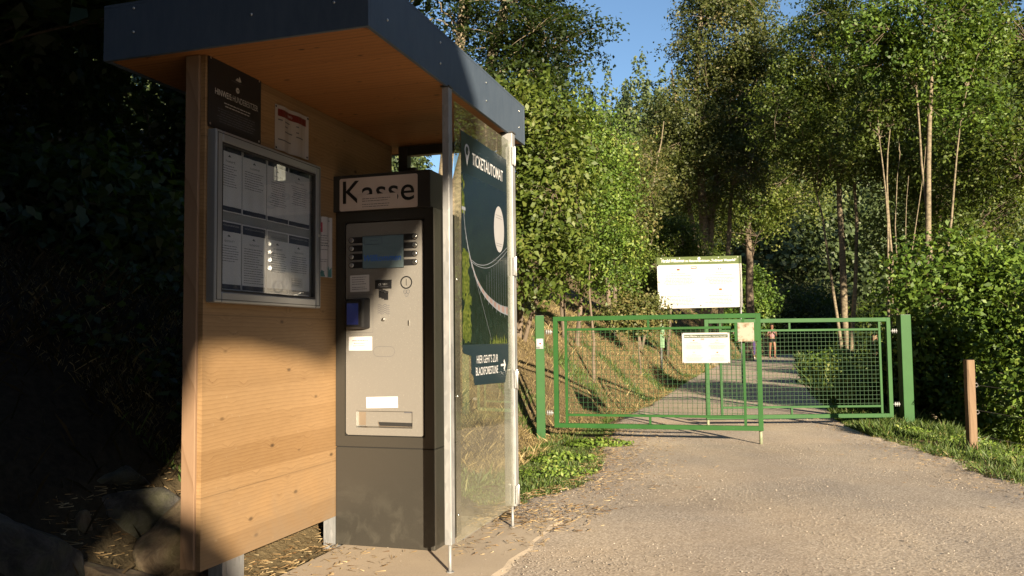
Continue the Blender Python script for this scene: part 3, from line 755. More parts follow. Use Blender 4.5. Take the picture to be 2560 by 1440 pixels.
mb = MB(); mb.tube([W(-2.184, b1 - .02, 1.60), W(-2.181, b1 - .02, 1.60)], .007, 'silver', 12); mb.build('lock', DC)
heads = ['WICHTIGE INFORMATIONEN', 'WICHTIGE INFORMATIONEN', 'WICHTIGE INFO', 'WICHTIGE INFORMATION']
cols_ = [(2.945, 3.105), (3.118, 3.29), (3.306, 3.475), (3.484, 3.665)]
titles = [['TARIFE', 'ALLGEMEINES', 'FAMILIEN', 'TAGESKARTE'], ['EINTRITT', 'HAUSORDNUNG', 'SICHERHEIT', 'BRÜCKENORDNUNG']]
desc = [['upper row notice with price list, first from the left in the case',
         'upper row notice with two paragraphs, second from the left in the case',
         'upper row notice with wide text block, third from the left in the case',
         'upper row notice with black header, furthest right in the case'],
        ['lower row notice with short price column, first from the left in the case',
         'lower row notice with the densest text, second from the left in the case',
         'lower row notice with grey header, third from the left in the case',
         'lower row notice with small grey card, furthest right in the case']]
for r_ in range(2):
    for c in range(4):
        w = cols_[c][1] - cols_[c][0]; hgt = .305 if r_ == 0 else .295; zb = 1.625 - (.012 * c * 0) if r_ == 0 else 1.29
        def dr(F, r_=r_, c=c, w=w, hgt=hgt):
            F.rect(.004, hgt - .045, w - .004, hgt - .006, 'navy' if (r_, c) != (1, 2) else 'felt_grey')
            F.text('WICHTIGE INFORMATIONEN', w / 2, hgt - .022, .007, 'grey_print', width=w * .82, align='CENTER', h=.001)
            F.text('IMPORTANT INFORMATION', w / 2, hgt - .036, .006, 'ink_faint', width=w * .7, align='CENTER', h=.001)
            F.poly([(w / 2 - .012, hgt - .066), (w / 2 - .002, hgt - .056), (w / 2 + .010, hgt - .067)], 'ink_faint')
            F.text(titles[r_][c], w / 2, hgt - .09, .008, 'ink', align='CENTER', width=w * .42)
            nl = [[9, 8, 12, 9], [7, 15, 9, 8]][r_][c]
            F.lines(.014, w - .014, hgt - .108, nl, .0108, .0026, 'ink_faint', .35, c == 3 or c == 2, seed=c + r_ * 7)
            F.rect(.003, .004, w - .003, .024, 'navy'); F.lines(.02, w - .02, .012, 1, .01, .003, 'ink_faint', .2, True, h=.001)
            if (r_, c) == (1, 3): F.rect(.02, .04, .12, .085, 'grey_print', .001); F.lines(.03, .11, .07, 3, .011, .003, 'ink', .2, h=.0014)
        sheet_thing('notice_sheet', Face(W(-2.2212, cols_[c][0], zb), BX, ZX), w, hgt, 'paper', 'white ' + desc[r_][c], 'notice', dr, 'notices inside the display case', curl=.003)

# ------------------------------------------------------------------ ticket machine
KM = empty('ticket_machine', W(-1.95, 4.1, 0), 'tall anthracite ticket machine with brushed steel front and Kasse header on concrete slab', 'ticket machine')
ma0, ma1, mb0, mb1 = -2.225, -1.661, 3.955, 4.33
mb = MB(); mb.abox(ma0, ma1, mb0, mb1, 0, .5065, 'cabinet_paint'); mb.build('plinth', KM, .003)
mb = MB(); mb.abox(ma0 + .006, ma1 - .006, mb0 + .006, mb1 - .006, .5066, .5115, 'gap_black'); mb.build('joint', KM)
mb = MB()   # cabinet with a frame standing round the recessed front
px0, px1, pz0, pz1 = -2.172, -1.713, .566, 1.697
rec = .012
mb.abox(ma0, ma1, mb0 + rec, mb1, .5117, 1.752, 'cabinet_paint')
mb.abox(ma0, px0, mb0, mb0 + rec - .0005, .5117, 1.752, 'cabinet_paint'); mb.abox(px1, ma1, mb0, mb0 + rec - .0005, .5117, 1.752, 'cabinet_paint')
mb.abox(px0, px1, mb0, mb0 + rec - .0005, .5117, pz0, 'cabinet_paint'); mb.abox(px0, px1, mb0, mb0 + rec - .0005, pz1, 1.752, 'cabinet_paint')
mb.build('cabinet', KM)
mb = MB(); mb.abox(-2.248, -1.668, 3.932, 4.25, 1.7525, 1.948, 'anthracite_dark'); HD = mb.build('header_box', KM, .004)
MF = Face(W(0, mb0, 0), AX, ZX)     # machine front: x = a, y = z
def roundrect(F, x0, y0, x1, y1, r, mat, h):
    pts = []
    for cx, cy, a0 in ((x1 - r, y1 - r, 0), (x0 + r, y1 - r, 90), (x0 + r, y0 + r, 180), (x1 - r, y0 + r, 270)):
        for k in range(5):
            a = math.radians(a0 + 22.5 * k); pts.append((cx + r * math.cos(a), cy + r * math.sin(a)))
    F.poly(pts, mat, h)
def rr_slab(mb, F, x0, y0, x1, y1, r, mat, h0, h1, hole=None):
    pts = []
    for cx, cy, a0 in ((x1 - r, y1 - r, 0), (x0 + r, y1 - r, 90), (x0 + r, y0 + r, 180), (x1 - r, y0 + r, 270)):
        for k in range(6):
            a = math.radians(a0 + 18 * k); pts.append((cx + r * math.cos(a), cy + r * math.sin(a)))
    n = len(pts); vs = [F.P(x, y, h1) for x, y in pts] + [F.P(x, y, h0) for x, y in pts]
    fs = [(i, i + n, (i + 1) % n + n, (i + 1) % n) for i in range(n)]
    if hole is None: fs += [tuple(range(n))]
    mb.add(vs, [f[::-1] if len(f) == 4 else f for f in fs], mat)
    if hole is not None:
        hx0, hy0, hx1, hy1 = hole; hv = [(hx1, hy1), (hx0, hy1), (hx0, hy0), (hx1, hy0)]
        k = len(mb.v); mb.v += [F.P(x, y, h1) for x, y in hv]; base = k - 2 * n; mi = mb.mi(mat)
        for q in range(4):
            ring = [base + (q * 6 + j) % n for j in range(6)]
            mb.f.append(ring + [k + q]); mb.m.append(mi); mb.sm.append(False)
            mb.f.append([base + (q * 6 + 5) % n, base + (q * 6 + 6) % n, k + (q + 1) % 4, k + q]); mb.m.append(mi); mb.sm.append(False)
mb = MB(); tr = (-2.103, .611, -1.783, .698)
rr_slab(mb, MF, px0 + .007, pz0 + .006, px1 - .007, pz1 - .007, .016, 'stainless', -.011, .001, hole=tr)
PL = mb.build('front_plate', KM)
mb = MB(); mb.abox(px0 + .0005, px1 - .0005, mb0 + .0105, mb0 + .0114, pz0 + .0005, tr[1] - .002, 'gap_black'); mb.abox(px0 + .0005, px1 - .0005, mb0 + .0105, mb0 + .0114, tr[3] + .002, pz1 - .0005, 'gap_black')
mb.build('front_gap', KM)
# dispensing tray: stainless recess
mb = MB(); x0, z0_, x1, z1_ = tr; D = .0105
P = MF.P
mb = MB()
mb.add([P(x0, z0_, .001), P(x1, z0_, .001), P(x1, z0_ + .008, -D), P(x0, z0_ + .008, -D)], [(0, 1, 2, 3)], 'silver')
mb.add([P(x0, z0_ + .006, -D), P(x1, z0_ + .006, -D), P(x1, z1_, -D), P(x0, z1_, -D)], [(0, 1, 2, 3)], 'stainless')
mb.add([P(x0, z0_, .001), P(x0, z0_, -D), P(x0, z1_, -D), P(x0, z1_, .001)], [(0, 1, 2, 3)], 'silver')
mb.add([P(x1, z0_, .001), P(x1, z0_, -D), P(x1, z1_, -D), P(x1, z1_, .001)], [(3, 2, 1, 0)], 'gap_black')
mb.add([P(x0, z1_, .001), P(x1, z1_, .001), P(x1, z1_, -D), P(x0, z1_, -D)], [(3, 2, 1, 0)], 'gap_black')
TR = mb.build('ticket_tray', KM)
mb = MB()
G = Face(P(0, 0, -.0098), AX, ZX, mb)
G.poly([(x0 + .125, z0_ + .008), (x1 - .004, z0_ + .008), (x1 - .004, z0_ + .028), (x0 + .118, z0_ + .030)], 'gap_black', .0)
G.line([(x0 + .12, z0_ + .032), (x0 + .128, z0_ + .009), (x1 - .002, z0_ + .007)], .003, 'silver', .002)
G.rect(x0 + .004, z0_ + .012, x0 + .05, z1_ - .006, 'silver', .0004)
G.rect(x1 - .05, z1_ - .008, x1 - .006, z1_ - .001, 'ink', .002)
mb.build('tray_flap', TR)
# header sign
HF = Face(W(0, 3.932, 0), AX, ZX)
rr_slab(HF.mb, HF, -2.190, 1.755, -1.738, 1.93, .010, 'sign_white', .0, .003); plain('kasse_plate', (.47, .39, .35), .4, 0, .04)
HF.mb.mats = ['kasse_plate']; SP = HF.mb.build('sign_panel', HD)
HF = Face(W(0, 3.929, 0), AX, ZX); HF.text('Kasse', -2.170, 1.795, .122, 'black_plastic', width=.415, bold=.004, h=.0012); HF.mb.build('lettering', HD)
# screen, buttons
for i in range(4):
    for sx_, cx, cz in ((-1, -2.131, 1.600), (1, -1.7655, 1.600)):
        mb = MB(); F = Face(P(0, 0, .001), AX, ZX, mb); z = cz - i * .0445 + (.004 if sx_ > 0 else 0)
        if sx_ < 0: F.rect(cx, z - .0165, -2.064, z + .0165, 'black_plastic', .0008 + .0001 * i)
        else: F.rect(-1.828, z - .0165, cx, z + .0165, 'black_plastic', .0008 + .0001 * i)
        F.disc(cx, z, .0165, 'black_plastic', .0014 + .0001 * i); mb.build('button_strip', KM)
for i in range(4):
    for cx, dz in ((-2.131, 0), (-1.7655, .004)):
        mb = MB(); z = 1.600 - i * .0445 + dz
        mb.tube([P(cx, z, .002), P(cx, z, .006), P(cx, z, .0075)], [.0125, .0125, .0105], 'silver', 18); mb.build('button', KM)
mb = MB(); F = Face(P(0, 0, .001), AX, ZX, mb); F.rect(-2.066, 1.444, -1.826, 1.619, 'black_plastic', .0030); F.rect(-2.0645, 1.446, -1.8275, 1.6165, 'lcd', .0042)
F.mb.build('screen', KM)
mb = MB(); F = Face(P(0, 0, .0052), AX, ZX, mb)
F.text('Willkommen', -2.056, 1.484, .034, 'lcd_ink', width=.215, shear=.25, h=.0008, bold=.012)
for a, b_ in (((-2.055, 1.610), (-1.952, 1.610)), ((-1.952, 1.610), (-1.950, 1.578)), ((-1.950, 1.573), (-2.053, 1.573)), ((-2.055, 1.573), (-2.055, 1.610))): F.line([a, b_], .0028, 'navy', .0008)
F.lines(-2.02, -1.975, 1.592, 1, .01, .003, 'navy', 0)
mb.build('screen_text', KM)
# printed symbols
mb = MB(); F = Face(P(0, 0, .001), AX, ZX, mb)
F.disc(-1.814, 1.366, .034, 'black_plastic', .001, inner=.0065)
F.rect(-1.8155, 1.350, -1.8125, 1.384, 'black_plastic', .0012)
for x, y in ((-1.821, 1.318), (-1.804, 1.318), (-1.812, 1.302)):
    F.disc(x, y, .010, 'ink', .001, inner=.002)
F.text('50', -1.821, 1.3155, .005, 'ink', align='CENTER'); F.text('1', -1.804, 1.3155, .005, 'ink', align='CENTER'); F.text('2', -1.812, 1.2995, .005, 'ink', align='CENTER')
for i in range(3):
    x = -1.972 + i * .0155; y = 1.290 - i * .006
    F.rect(x, y, x + .024, y + .046, 'black_plastic', .001 + i * .0006); F.line([(x + .001, y + .040), (x + .023, y + .040)], .0022, 'silver', .0014 + i * .0006)
for i in range(5):
    pts = [(-1.978 + k * .0034, 1.250 - i * .0105 + .0045 * math.sin(k / 20 * 4 * math.pi)) for k in range(21)]
    F.line(pts, .0025, 'ink', .001)
pts = []
for cx, a0 in ((-1.907, -90), (-1.977, 90)):
    for k in range(9): a = math.radians(a0 + 22.5 * k); pts.append((cx + .026 * math.cos(a), 1.008 + .026 * math.sin(a)))
F.line(pts + [pts[0]], .0012, 'ink', .001)
for a, b_ in (((-2.148, 1.308), (-2.006, 1.308)), ((-2.006, 1.308), (-2.006, 1.108)), ((-2.006, 1.108), (-2.148, 1.108)), ((-2.148, 1.108), (-2.148, 1.308))): F.line([a, b_], .0012, 'ink', .0008)
mb.build('printed_symbols', KM)
mb = MB(); F = Face(P(0, 0, .001), AX, ZX, mb); F.slab(-1.992, 1.337, -1.897, 1.383, 'black_plastic', .0002, .004); CS = mb.build('card_slot', KM, .001)
mb = MB(); F = Face(P(0, 0, .005), AX, ZX, mb); F.text('CE', -1.972, 1.355, .010, 'white_print'); F.text('9811', -1.948, 1.355, .010, 'grey_print'); F.rect(-1.975, 1.346, -1.915, 1.348, 'ink_faint'); mb.build('slot_marking', CS)
mb = MB(); mb.tube([P(-1.944, 1.176, .001), P(-1.944, 1.176, .006), P(-1.944, 1.176, .012)], [.010, .010, .007], 'silver', 16); mb.build('knob', KM)
mb = MB(); F = Face(P(0, 0, .001), AX, ZX, mb); F.slab(-1.804, 1.142, -1.797, 1.168, 'silver', .0002, .004); F.rect(-1.8025, 1.145, -1.7995, 1.160, 'gap_black', .0045); mb.build('lock', KM)
# card terminal (tilted black reader)
mb = MB(); F = Face(P(0, 0, .001), AX, ZX, mb)
vs = [F.P(-2.145, 1.128, 0), F.P(-2.020, 1.128, 0), F.P(-2.020, 1.290, 0), F.P(-2.145, 1.290, 0), F.P(-2.145, 1.132, .052), F.P(-2.045, 1.130, .040), F.P(-2.045, 1.286, .040), F.P(-2.145, 1.284, .052)]
mb.add(vs, [(0, 3, 2, 1), (4, 5, 6, 7), (0, 1, 5, 4), (1, 2, 6, 5), (2, 3, 7, 6), (3, 0, 4, 7)], 'black_plastic'); TM = mb.build('card_terminal', KM, .008)
e1 = (vs[5] - vs[4]); e2 = (vs[7] - vs[4]); FT = Face(vs[4] + e1 * .13 + e2 * .12, e1, e2)
FT.slab(0, 0, e1.length * .62, e2.length * .74, 'terminal_screen', .0002, .0012); FT.mb.build('screen', TM)
# notes stuck on the machine
def note(a0, z0_, a1, z1_, mat, label, draw, face=None, tilt=0, off=.0012):
    r = (AX * math.cos(tilt) + ZX * math.sin(tilt)); u = (ZX * math.cos(tilt) - AX * math.sin(tilt))
    F0 = Face((face or MF).P(a0, z0_, off), r, u)
    return sheet_thing('paper_note', F0, a1 - a0, z1_ - z0_, mat, label, 'note', draw, 'notes stuck on the ticket machine', thick=.0016, curl=.0012)
note(-2.139, 1.324, -2.025, 1.412, 'paper', 'white note with grey lines directly above the card terminal', lambda F: (F.lines(.012, .10, .075, 4, .012, .003, 'ink_faint', .3), F.lines(.012, .10, .022, 2, .010, .003, 'ink_faint', .3, seed=9)), tilt=.015)
note(-2.147, 1.014, -2.010, 1.087, 'paper', 'white note with red lines directly below the card terminal', lambda F: (F.lines(.02, .115, .050, 1, .012, .003, 'ink_red', .1, True), F.lines(.03, .10, .037, 1, .01, .003, 'ink_red', .3, True), F.lines(.025, .10, .023, 1, .01, .003, 'ink_red', .2, True)), tilt=.0)
note(-2.044, .712, -1.862, .770, 'paper', 'slightly crooked blank note above the ticket tray', lambda F: F.lines(.01, .15, .03, 1, .01, .002, 'ink_pale', .1), tilt=.03)
note(-2.083, 1.757, -1.850, 1.836, 'kasse_plate', 'faded note taped over the lower half of the Kasse lettering', lambda F: (F.lines(.03, .20, .055, 2, .012, .003, 'ink', .3), F.lines(.03, .20, .025, 2, .012, .003, 'ink', .3, seed=4)), face=Face(W(0, 3.9275, 0), AX, ZX))

# ------------------------------------------------------------------ gates
GR = 'green steel gate leaves'
def gate(name, p0, p1, ztop, zbot, label, insetl, insetr, legx, hinge_at, midx):
    p0 = Vector(p0); p1 = Vector(p1); r = (p1 - p0).normalized(); L = (p1 - p0).length; root = empty(name, (p0.x, p0.y, 0), label, 'gate', GR)
    n = r.cross(ZX)
    def Q(x, z): return p0 + r * x + ZX * (z - p0.z)
    mb = MB(); w = .052; wi = .030; H_ = ztop; B_ = zbot
    def vb(x, za, zb, w_, t_=.05): mb.box(Q(x - w_ / 2, za) - n * t_ / 2, r * w_, ZX * (zb - za), n * t_, 'gate_green')
    def hb(xa, xb, z, h_, t_=.05): mb.box(Q(xa, z - h_ / 2) - n * t_ / 2, r * (xb - xa), ZX * h_, n * t_, 'gate_green')
    vb(w / 2, B_, H_, w); vb(L - w / 2, B_, H_, w)
    hb(w, L - w, H_ - w / 2, w); hb(w, L - w, B_ + w / 2, w)
    fr = mb.build('frame', root, .002)
    mb = MB(); xl, xr = insetl, L - insetr; zt_, zb_ = H_ - .155, B_ + .15
    for x in (xl, xr): vb(x, B_ + w + .001, H_ - w - .001, wi, .035)
    hb(xl + wi / 2 + .001, xr - wi / 2 - .001, zt_, .028, .033); hb(xl + wi / 2 + .001, xr - wi / 2 - .001, zb_, .028, .033)
    for x in midx:
        vb(x, zt_ + .015, H_ - w - .001, .026, .03); vb(x, B_ + w + .001, zb_ - .015, .026, .03)
    mb.build('inner_frame', root, .0015)
    mb = MB(); st = .0545; x = xl + st * .6
    while x < xr - .01:
        mb.tube([Q(x, zb_), Q(x, zt_)], .0026, 'gate_green_dark', 4, False); x += st
    z = zb_ + st * .7
    while z < zt_ - .01:
        mb.tube([Q(xl, z) + n * .004, Q(xr, z) + n * .004], .0026, 'gate_green_dark', 4, False); z += st
    mb.build('wire_mesh', root)
    mb = MB(); mb.tube([Q(legx, zbot + .03) - n * .03, Q(legx, -.17) - n * .03], .019, 'worn_leg', 10); mb.build('ground_leg', root)
    for z in (H_ - .18, B_ + .17):
        mb = MB(); hx = 0 if hinge_at < 0 else L
        mb.tube([Q(hx, z), Q(hx + hinge_at * .10, z)], .008, 'galvanised', 8)
        for k in (.035, .06, .085): mb.tube([Q(hx + hinge_at * k, z - .028), Q(hx + hinge_at * k, z + .028)], .009, 'galvanised', 8)
        mb.build('hinge', root)
    return root, Q, n, r
g1, Q1, n1, r1 = gate('gate', (.487, 9.9, 0), (2.775, 9.30, 0), 1.318, .012, 'nearer green gate leaf with lock box, hinged on the left post', .15, .19, 2.335, -1, (1.12,))
g2, Q2, n2, r2 = gate('gate', (2.545, 11.05, 0), (5.01, 11.05, 0), 1.288, -.028, 'farther green gate leaf ending at the right post beside the bushes', .21, .145, .03, 1, (1.13,))
for o in g2.children:
    pass
# lock box on the nearer leaf
mb = MB(); L1 = (Vector((2.775, 9.30, 0)) - Vector((.487, 9.9, 0))).length
mb.box(Q1(L1 - .285, 1.008) + n1 * .028, r1 * .255, ZX * .205, n1 * .05, 'gate_green'); LB = mb.build('lock_box', g1, .003)
mb = MB(); mb.box(Q1(L1 - .250, 1.004) + n1 * .079, r1 * .175, ZX * .210, n1 * .004, 'rusty_white'); PLT = mb.build('rusty_plate', LB)
mb = MB()
for x in (-.238, -.085):
    for z in (1.018, 1.11, 1.20): mb.tube([Q1(L1 + x, z) + n1 * .083, Q1(L1 + x, z) + n1 * .088], .006, 'insulator', 8)
mb.build('bolt', LB)
# posts
def gpost(x, y, zb, zt_, label, w=.1):
    root = empty('gate_post', (x, y, zb), label, 'gate post', 'green gate posts')
    mb = MB(); mb.wbox(x - w / 2, x + w / 2, y - w / 2, y + w / 2, zb, zt_, 'gate_green'); mb.build('post', root, .004)
    mb = MB(); mb.wbox(x - w / 2 + .003, x + w / 2 - .003, y - w / 2 + .003, y + w / 2 - .003, zt_, zt_ + .006, 'gate_green_dark'); mb.build('cap', root)
    return root
p1 = gpost(.325, 9.95, -.25, 1.33, 'green steel gate post with a sticker at the foot of the dry bank', .105)
p2 = gpost(5.197, 11.05, -.45, 1.317, 'green steel gate post without sticker among the grass on the right', .135)
F = Face((.325 - .045, 9.95 - .0535, .96), (1, 0, 0), (0, 0, 1)); F.slab(0, -.02, .085, .10, 'felt_grey', .0, .0015)
F.disc(.045, .045, .03, 'white_print', .0022); F.rect(.02, .065, .07, .095, 'white_print', .0024); F.rect(.035, .03, .06, .05, 'ink_red', .0028); F.rect(.0, -.015, .04, .0, 'ink_faint', .0024)
F.mb.top('sticker', 'small grey and white sticker on the left green gate post', 'sticker')
# white sign on the nearer leaf
def flag(F, x, y, w, kind, h=.0012):
    hh = w * .6
    if kind == 'de':
        for i, m_ in enumerate(('flag_gold', 'flag_red', 'flag_black')): F.rect(x - w / 2, y + hh * i / 3, x + w / 2, y + hh * (i + 1) / 3, m_, h)
    if kind == 'fr':
        for i, m_ in enumerate(('flag_blue', 'white_print', 'flag_red')): F.rect(x - w / 2 + w * i / 3, y, x - w / 2 + w * (i + 1) / 3, y + hh, m_, h)
    if kind == 'es':
        for a, b_, m_ in ((0, .25, 'flag_red'), (.25, .75, 'flag_gold'), (.75, 1, 'flag_red')): F.rect(x - w / 2, y + hh * a, x + w / 2, y + hh * b_, m_, h)
    if kind == 'gb':
        F.rect(x - w / 2, y, x + w / 2, y + hh, 'flag_blue', h); F.line([(x - w / 2, y), (x + w / 2, y + hh)], w * .1, 'white_print', h * 1.3); F.line([(x - w / 2, y + hh), (x + w / 2, y)], w * .1, 'white_print', h * 1.4)
        F.rect(x - w / 2, y + hh * .38, x + w / 2, y + hh * .62, 'white_print', h * 1.6); F.rect(x - w * .08, y, x + w * .08, y + hh, 'white_print', h * 1.7)
        F.rect(x - w / 2, y + hh * .44, x + w / 2, y + hh * .56, 'flag_red', h * 1.9); F.rect(x - w * .04, y, x + w * .04, y + hh, 'flag_red', h * 2)
def board_print(F, w, h, bar, big):
    k = w
    F.rect(0 if big else .05 * w, h - bar - (0 if big else .06 * h), w if big else .965 * w, h - (0 if big else .06 * h), 'sign_green' if big else 'sign_greygreen', .001)
    yb = h - bar * .66 if big else h - .06 * h - bar * .68
    F.text('Herzlich', .055 * w, yb, bar * .42, 'white_print', width=.105 * w, shear=.25, h=.002, bold=.012)
    F.text('Willkommen', .17 * w, yb, bar * .42, 'white_print', width=.155 * w, shear=.25, h=.002, bold=.012)
    F.text('im Naturerlebnisraum „Todtnauer Wasserfall“', .34 * w, yb, bar * .30, 'white_print', width=.60 * w, h=.002, bold=.01)
    red = (.40 * w, h * .765)
    F.rect(red[0], red[1], red[0] + .068 * w, red[1] + .042 * h, 'ink_red', .001); F.lines(red[0] + .006 * w, red[0] + .062 * w, red[1] + .014 * h, 1, .01, .014 * h, 'white_print', .1, h=.002)
    for cx, cy, kd, sd_ in ((.25, .735, 'de', 3), (.74, .735, 'fr', 4), (.25, .335, 'gb', 5), (.74, .335, 'es', 6)):
        flag(F, cx * w, cy * h, .034 * w, kd)
        wd = {'de': 'Herzlich Willkommen', 'fr': 'Bienvenue', 'gb': 'Welcome', 'es': 'Bienvenidos'}[kd]
        F.text(wd, cx * w, (cy - .065) * h, .018 * h, 'ink_pale', align='CENTER', width=(.17 if kd == 'de' else .09) * w)
        F.lines((cx - .15) * w, (cx + .15) * w, (cy - .105) * h, 1, .02 * h, .008 * h, 'ink_pale', .1, True, seed=sd_)
        F.lines((cx - .19) * w, (cx + .19) * w, (cy - .16) * h, 5, .027 * h, .007 * h, 'ink_pale', .35, True, seed=sd_ + 9)
sw, sh_ = .525, .342
so = Q1(1.50, .765) + n1 * .034
S1 = empty('gate_sign', so, 'small white information sign with grey-green bar cable-tied to the nearer gate leaf', 'sign')
mb = MB(); mb.box(so, r1 * sw, ZX * sh_, n1 * .006, 'sign_white'); mb.build('panel', S1, .002)
F = Face(so + n1 * .0065, r1, ZX); board_print(F, sw, sh_, .036, False); F.mb.build('lettering', S1)
for x, z in ((.012, .012), (sw - .012, .012), (.012, sh_ - .012), (sw - .012, sh_ - .012)):
    mb = MB(); c = so + r1 * x + ZX * z
    mb.tube([c + n1 * .008, c + n1 * .012 + ZX * .012 * (1 if z > .1 else -1), c - n1 * .03 + ZX * .03 * (1 if z > .1 else -1), c - n1 * .034], .003, 'rubber', 5); mb.build('cable_tie', S1)
# large information board behind the gate
BO = Vector((3.518, 20, 1.735)); bw, bh = 2.04, 1.24
IB = empty('information_board', (4.54, 20, .2), 'large white information board with green bar on two posts behind the gate', 'sign')
rB = Vector((1, 0, .012)).normalized(); uB = Vector((-.012, 0, 1)).normalized()
mb = MB(); mb.box(BO, rB * bw, uB * bh, Vector((0, -.012, 0)), 'sign_white'); mb.build('panel', IB, .003)
F = Face(BO + Vector((0, -.0125, 0)), rB, uB); board_print(F, bw, bh, .19, True)
F.disc(.5 * bw, bh - .045, .032, 'white_print', .002); F.disc(.5 * bw, bh - .045, .012, 'ink', .003); F.poly([(.5 * bw, .03), (.5 * bw + .03, .05), (.5 * bw, .08), (.5 * bw - .03, .05)], 'ink', .002)
for x in (.05, .27, .73, .96): F.disc(x * bw, .04, .010, 'insulator', .002); F.disc(x * bw, bh - .03, .010, 'white_print', .003)
F.mb.build('lettering', IB)
mb = MB(); mb.tube([(3.575, 20.03, .25), (3.575, 20.03, 2.9)], .03, 'galvanised', 10); mb.build('post', IB)
mb = MB(); mb.tube([(5.51, 20.03, -.3), (5.51, 20.03, 2.92)], .03, 'galvanised', 10); mb.build('post', IB)
mb = MB(); mb.box((3.545, 19.985, .80), (.10, 0, 0), (0, 0, .56), (0, -.01, 0), 'label_green'); mb.build('green_plate', IB, .002)

# ------------------------------------------------------------------ timber fence post on the right
def fpost(x, y, zb, zt_, w, label, seed, rings=3):
    root = empty('fence_post', (x, y, zb), label, 'fence post', 'timber fence posts')
    rr = random.Random(seed); mb = MB(); pr = []
    nz = 9; rings_ = []
    for i in range(nz):
        z = zb + (zt_ - zb) * i / (nz - 1); k = w / 2 * (1 - .08 * i / nz)
        rings_.append([(x + sx_ * k * q + .004 * rr.random() + .02 * i / nz * .3, y + sy_ * k * q + .004 * rr.random(), z) for sx_, sy_, q in ((-1, -.8, 1), (-.7, -1, 1), (.8, -1, 1), (1, -.7, 1), (1, 1, .95), (-1, 1, .95))])
    vs = [p for r_ in rings_ for p in r_]; n = 6
    fs = [(i * n + j, i * n + (j + 1) % n, (i + 1) * n + (j + 1) % n, (i + 1) * n + j) for i in range(nz - 1) for j in range(n)]
    fs += [tuple((nz - 1) * n + j for j in range(n)), tuple(range(n))[::-1]]
    mb.add(vs, fs, 'wood_weathered'); mb.build('post', root)
    for i in range(rings):
        z = zb + (zt_ - zb) * (.78 - .235 * i) if rings == 3 else zt_ - .3; mb = MB()
        pts = [(x + w / 2 + .028 + .020 * math.cos(a), y, z + .020 * math.sin(a)) for a in [k * math.pi / 6 for k in range(13)]]
        mb.tube(pts, .0045, 'insulator', 6, False); mb.tube([(x + w / 2 - .002, y, z), (x + w / 2 + .01, y, z)], .005, 'insulator', 6); mb.build('insulator_ring', root)
    return root
fpost(4.915, 9.0, -.45, .78, .092, 'weathered timber fence post with three insulator rings on the grass verge', 1)
fpost(6.25, 13.6, -.9, .68, .09, 'weathered timber fence post half hidden behind the right gate post', 2, 1)
fpost(7.6, 17.5, -1.0, 1.05, .1, 'dark timber fence post standing in shade beyond the farther gate leaf', 3, 1)
for i, (za, zb_) in enumerate(((.51, .43), (.24, .16), (-.03, -.11))):
    mb = MB(); pts = []
    for k in range(9):
        t_ = k / 8; pts.append((4.915 + .075 + t_ * 1.3, 9.0 + (-3.2) * t_, za + (zb_ - za) * t_ - .06 * math.sin(math.pi * t_)))
    mb.tube(pts, .0016, 'insulator', 4, False)
    mb.top('fence_wire', ('top', 'middle', 'lowest')[i] + ' thin fence wire running right from the timber post into the bushes', 'wire', 'fence wires')

# ------------------------------------------------------------------ tree shelter tube on the dark hillside
TB = empty('tree_guard', (-3.17, 7, 1.35), 'bright green plastic tree guard leaning on the dark hillside left of the shelter', 'tree guard')
mb = MB(); mb.tube([(-3.19, 7, 1.55), (-3.135, 7, 1.87)], .028, 'tube_green', 14, False); mb.tube([(-3.19, 7, 1.56), (-3.135, 7, 1.86)], .026, 'tube_green', 14, False); mb.build('tube', TB)
mb = MB(); mb.tube([(-3.215, 7, 1.2), (-3.19, 7, 1.55)], .014, 'wood_weathered', 8); mb.tube([(-3.135, 7, 1.86), (-3.12, 7, 1.95)], .010, 'wood_weathered', 8); mb.build('stake', TB)

# ------------------------------------------------------------------ rocks
def rock(x, y, z, sx_, sy_, sz_, mat, label, seed, rz=0):
    bm = bmesh.new(); bmesh.ops.create_icosphere(bm, subdivisions=4, radius=1)
    rr = random.Random(seed); pl = [(Vector((rr.gauss(0, 1), rr.gauss(0, 1), rr.gauss(0, .8))).normalized(), rr.uniform(.50, .78)) for _ in range(12)]
    for v_ in bm.verts:
        p = v_.co.copy()
        for n_, d_ in pl:                      # chisel flat facets
            q = p.dot(n_)
            if q > d_: p -= n_ * (q - d_) * .97
        nn = wob(np.array(p.x * 3 + seed), np.array(p.y * 3 + p.z * 4), 2.2)
        p += p.normalized() * (float(nn) * .03 + float(wob(np.array(p.x * 9), np.array(p.y * 9 + p.z * 7), 2.2)) * .012)
        v_.co = Vector((p.x * sx_, p.y * sy_, p.z * sz_))
    bmesh.ops.rotate(bm, verts=bm.verts, cent=(0, 0, 0), matrix=Matrix.Rotation(rz, 3, 'Z'))
    me = bpy.data.meshes.new('rock'); bm.to_mesh(me); bm.free(); me.materials.append(MATS[mat])
    for p in me.polygons: p.use_smooth = True
    o = bpy.data.objects.new('rock', me); COL.objects.link(o); o.location = (x, y, z)
    tag(o, label, 'rock', 'rocks along the foot of the left bank'); return o
rock(-1.95, 3.30, .08, .36, .26, .36, 'rock_grey', 'large smooth grey rock in the bottom left corner', 1)
rock(-1.95, 4.0, .40, .30, .22, .13, 'rock_grey', 'flat pale grey rock lying on top of the dark stones', 5, .2)
rock(-1.78, 3.85, .19, .38, .26, .24, 'rock_grey', 'broad dark rock between the grey corner rock and the sunlit rock', 3, .4)
rock(-1.48, 3.76, .14, .25, .28, .34, 'rock_tan', 'sunlit mossy tan rock against the timber post', 4, .2)
rock(-1.62, 3.42, .02, .25, .18, .22, 'rock_tan', 'half sunlit cracked rock in front of the mossy rock', 8, .5)
